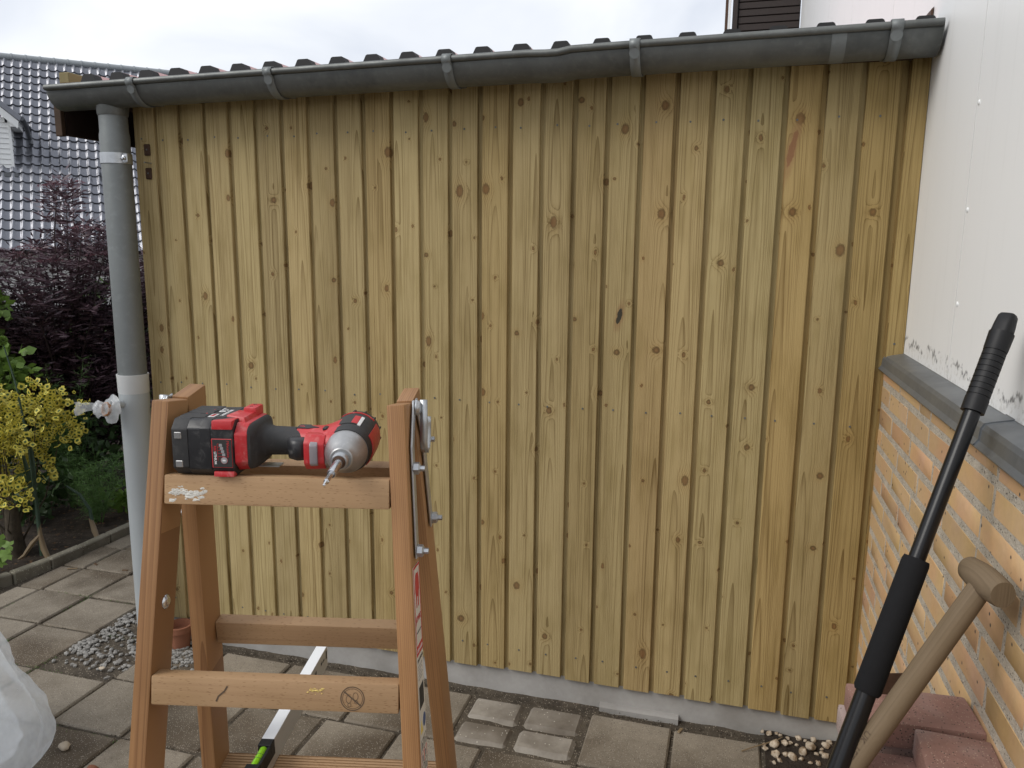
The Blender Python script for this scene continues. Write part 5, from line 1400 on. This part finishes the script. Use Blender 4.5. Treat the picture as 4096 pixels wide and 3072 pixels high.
for i in range(9):
    gp += [(.0186, sc(k)), (.0186, sc(k - .0032)), (.0176, sc(k - .0036)), (.0176, sc(k - .0050)), (.0188, sc(k - .0054))]; k -= .0105
gp += [(.0194, sc(k)), (.0200, sc(.045)), (.0202, sc(.036)), (.0, sc(.036))]
pole_part('end_grip', gp, M['gripblk'])
# flattened hanging eye at the very top
fe = [sring(Vector(upv) * sc(t), px_, py_, rx, ry, 3.5, 20) for t, rx, ry in ((.040, .0165, .0165), (.020, .0155, .015), (.004, .0145, .012), (.0, .012, .010))]
eye = part('hanging_eye', loft_mesh('hanging_eye', fe, smooth=40), M['gripblk'], pol, pb_)
part('eye_slot', loft_mesh('eye_slot', [sring(Vector(upv) * sc(t) - (px_ * .707 + py_ * .0) * .0, px_, py_, .0170 * k_, .006, 3, 16) for t, k_ in ((.033, 1.0), (.010, .95))], smooth=40), M['black'], eye, pb_)

# spade: T-handle on the bricks, blade on the paving
A = Vector((2.652, -1.232, 1.121)); B0 = Vector((2.490, -1.275, .816)); dirp = (B0 - A).normalized(); Ls = (A.z - .02) / -dirp.z
spd = empty('spade', A + dirp * Ls); tag(spd, 'spade with worn wooden T-handle leaning on the yellow bricks', 'spade')
sb_ = A + dirp * Ls; upv = -dirp
zax = upv; xh, yh = frame_of(upv)
shm = basis(xh, yh, zax, Vector((0, 0, 0)))
sh = link('shaft', loft_mesh('shaft', [[Vector((r_ * math.cos(6.283 * k / 24), r_ * math.sin(6.283 * k / 24), h)) for k in range(24)] for r_, h in ((.0185, .24), (.0195, .5), (.0190, .8), (.0185, Ls - .06), (.0175, Ls - .004))], smooth=60), M['spadewood'], spd, mtx=shm)
# grip: barrel whose ends point towards the patio and the wall
tdir = Vector((.16, -.93, -.06)); tdir = (tdir - upv * tdir.dot(upv) * .75).normalized(); tx, ty = frame_of(tdir)
tm = basis(tx, ty, tdir, upv * Ls)
tr2 = [(.001, -.0535), (.0165, -.053), (.0192, -.048), (.0222, -.02), (.0232, 0), (.0225, .02), (.0200, .048), (.0186, .0525), (.001, .053)]
gh = link('t_grip', loft_mesh('t_grip', [[Vector((r_ * math.cos(6.283 * k / 28), r_ * 1.12 * math.sin(6.283 * k / 28), h)) for k in range(28)] for r_, h in tr2], smooth=50), M['spadewood'], spd, mtx=tm)
m_ = shm @ Matrix.Translation((0, 0, Ls - .42)); 
tlm = link('lettering', text_mesh('UK. 157 50 TV', .016, .0001), M['charink'], sh)
vv = (cam.matrix_world.translation - (sb_ + upv * (Ls - .42))); vv = (vv - upv * vv.dot(upv)).normalized()
vl = shm.to_3x3().inverted() @ vv
ang = math.atan2(vl.y, vl.x)
tlm.matrix_local = Matrix.Rotation(ang - .55, 4, 'Z') @ Matrix.Translation((.0198, 0, Ls - .36)) @ basis(Vector((0, 0, -1)), Vector((0, 1, 0)), Vector((1, 0, 0)), (0, 0, 0))
# steel socket and blade
link('socket', loft_mesh('socket', [[Vector((r_ * math.cos(6.283 * k / 20), r_ * math.sin(6.283 * k / 20), h)) for k in range(20)] for r_, h in ((.012, .19), (.017, .22), (.021, .27), (.021, .34))], smooth=60), M['rustplate'], spd, mtx=shm)
bl2 = []
for h, w in ((.215, .075), (.19, .085), (.10, .088), (.03, .078), (.0, .03)):
    for i in range(9): t = i / 4 - 1; bl2.append((t * w, .012 * t * t, h))
bd2 = link('blade', raw_mesh('blade', bl2, [(r_ * 9 + i, r_ * 9 + i + 1, (r_ + 1) * 9 + i + 1, (r_ + 1) * 9 + i) for r_ in range(4) for i in range(8)], 50), M['rustplate'], spd, mtx=shm)
md = bd2.modifiers.new('t', 'SOLIDIFY'); md.thickness = .003

# stack of red concrete pavers against the bricks
pvm = [box_mesh('red_paver', (-.104, -.059, -.025), (.104, .059, .025), .006, 2) for _ in range(1)][0]
def paver(x, y, z, rz, label, tilt=(0, 0), grp='pavers stacked against the bricks'):
    o = link('red_paver', pvm, M['redpaver'], None, (x, y, z), (tilt[0], tilt[1], rz)); return tag(o, label, 'paver', grp)
TOPZ = .826
layers = 16; th = .0505
for i in range(layers):
    z = TOPZ - .025 - th * i
    if z < .02: break
    top = i == 0
    if top:
        paver(2.594, -1.128, z, R(3), 'red concrete paver on top of the stack with a steel scrap on it', grp=None)
        paver(2.6365, -1.302, z, R(87), 'red-brown speckled paver on the stack beside the topmost one', grp=None)
    else:
        if i == 1:
            paver(2.583, -1.124, z, R(1), 'pale worn red paver directly beneath the topmost stone', grp=None)
            paver(2.575, -1.262, z - .0, R(2), 'pale worn red paver under the spade shaft', grp=None)
        else:
            paver(2.588, -1.126, z, R(rng.uniform(-2, 2)), 'red concrete paver in the lower courses of the stack')
            paver(2.588, -1.256, z, R(rng.uniform(-2, 2)), 'red concrete paver in the lower courses of the stack')
pl = empty('steel_scrap', (2.565, -1.105, TOPZ + .02)); tag(pl, 'rusty grey steel plate with a hole on the top paver', 'metal scrap')
part('plate', hexa_mesh('plate', [(-.018, -.001, -.024), (.013, -.001, -.014), (.013, .001, -.014), (-.018, .001, -.024), (-.010, -.001, .018), (.022, -.001, .030), (.022, .001, .030), (-.010, .001, .018)], .0006), M['rustplate'], pl, (2.560, -1.105, TOPZ + .0245), (R(-24), R(18), R(8)))
part('rivet', lathe_mesh('rivet', [(.0001, -.0024), (.0028, -.002), (.003, 0), (.0001, 0)], axis=(0, 1, 0), n=12), M['galv'], pl, (2.574, -1.110, TOPZ + .036), (R(-24), R(18), R(8)))
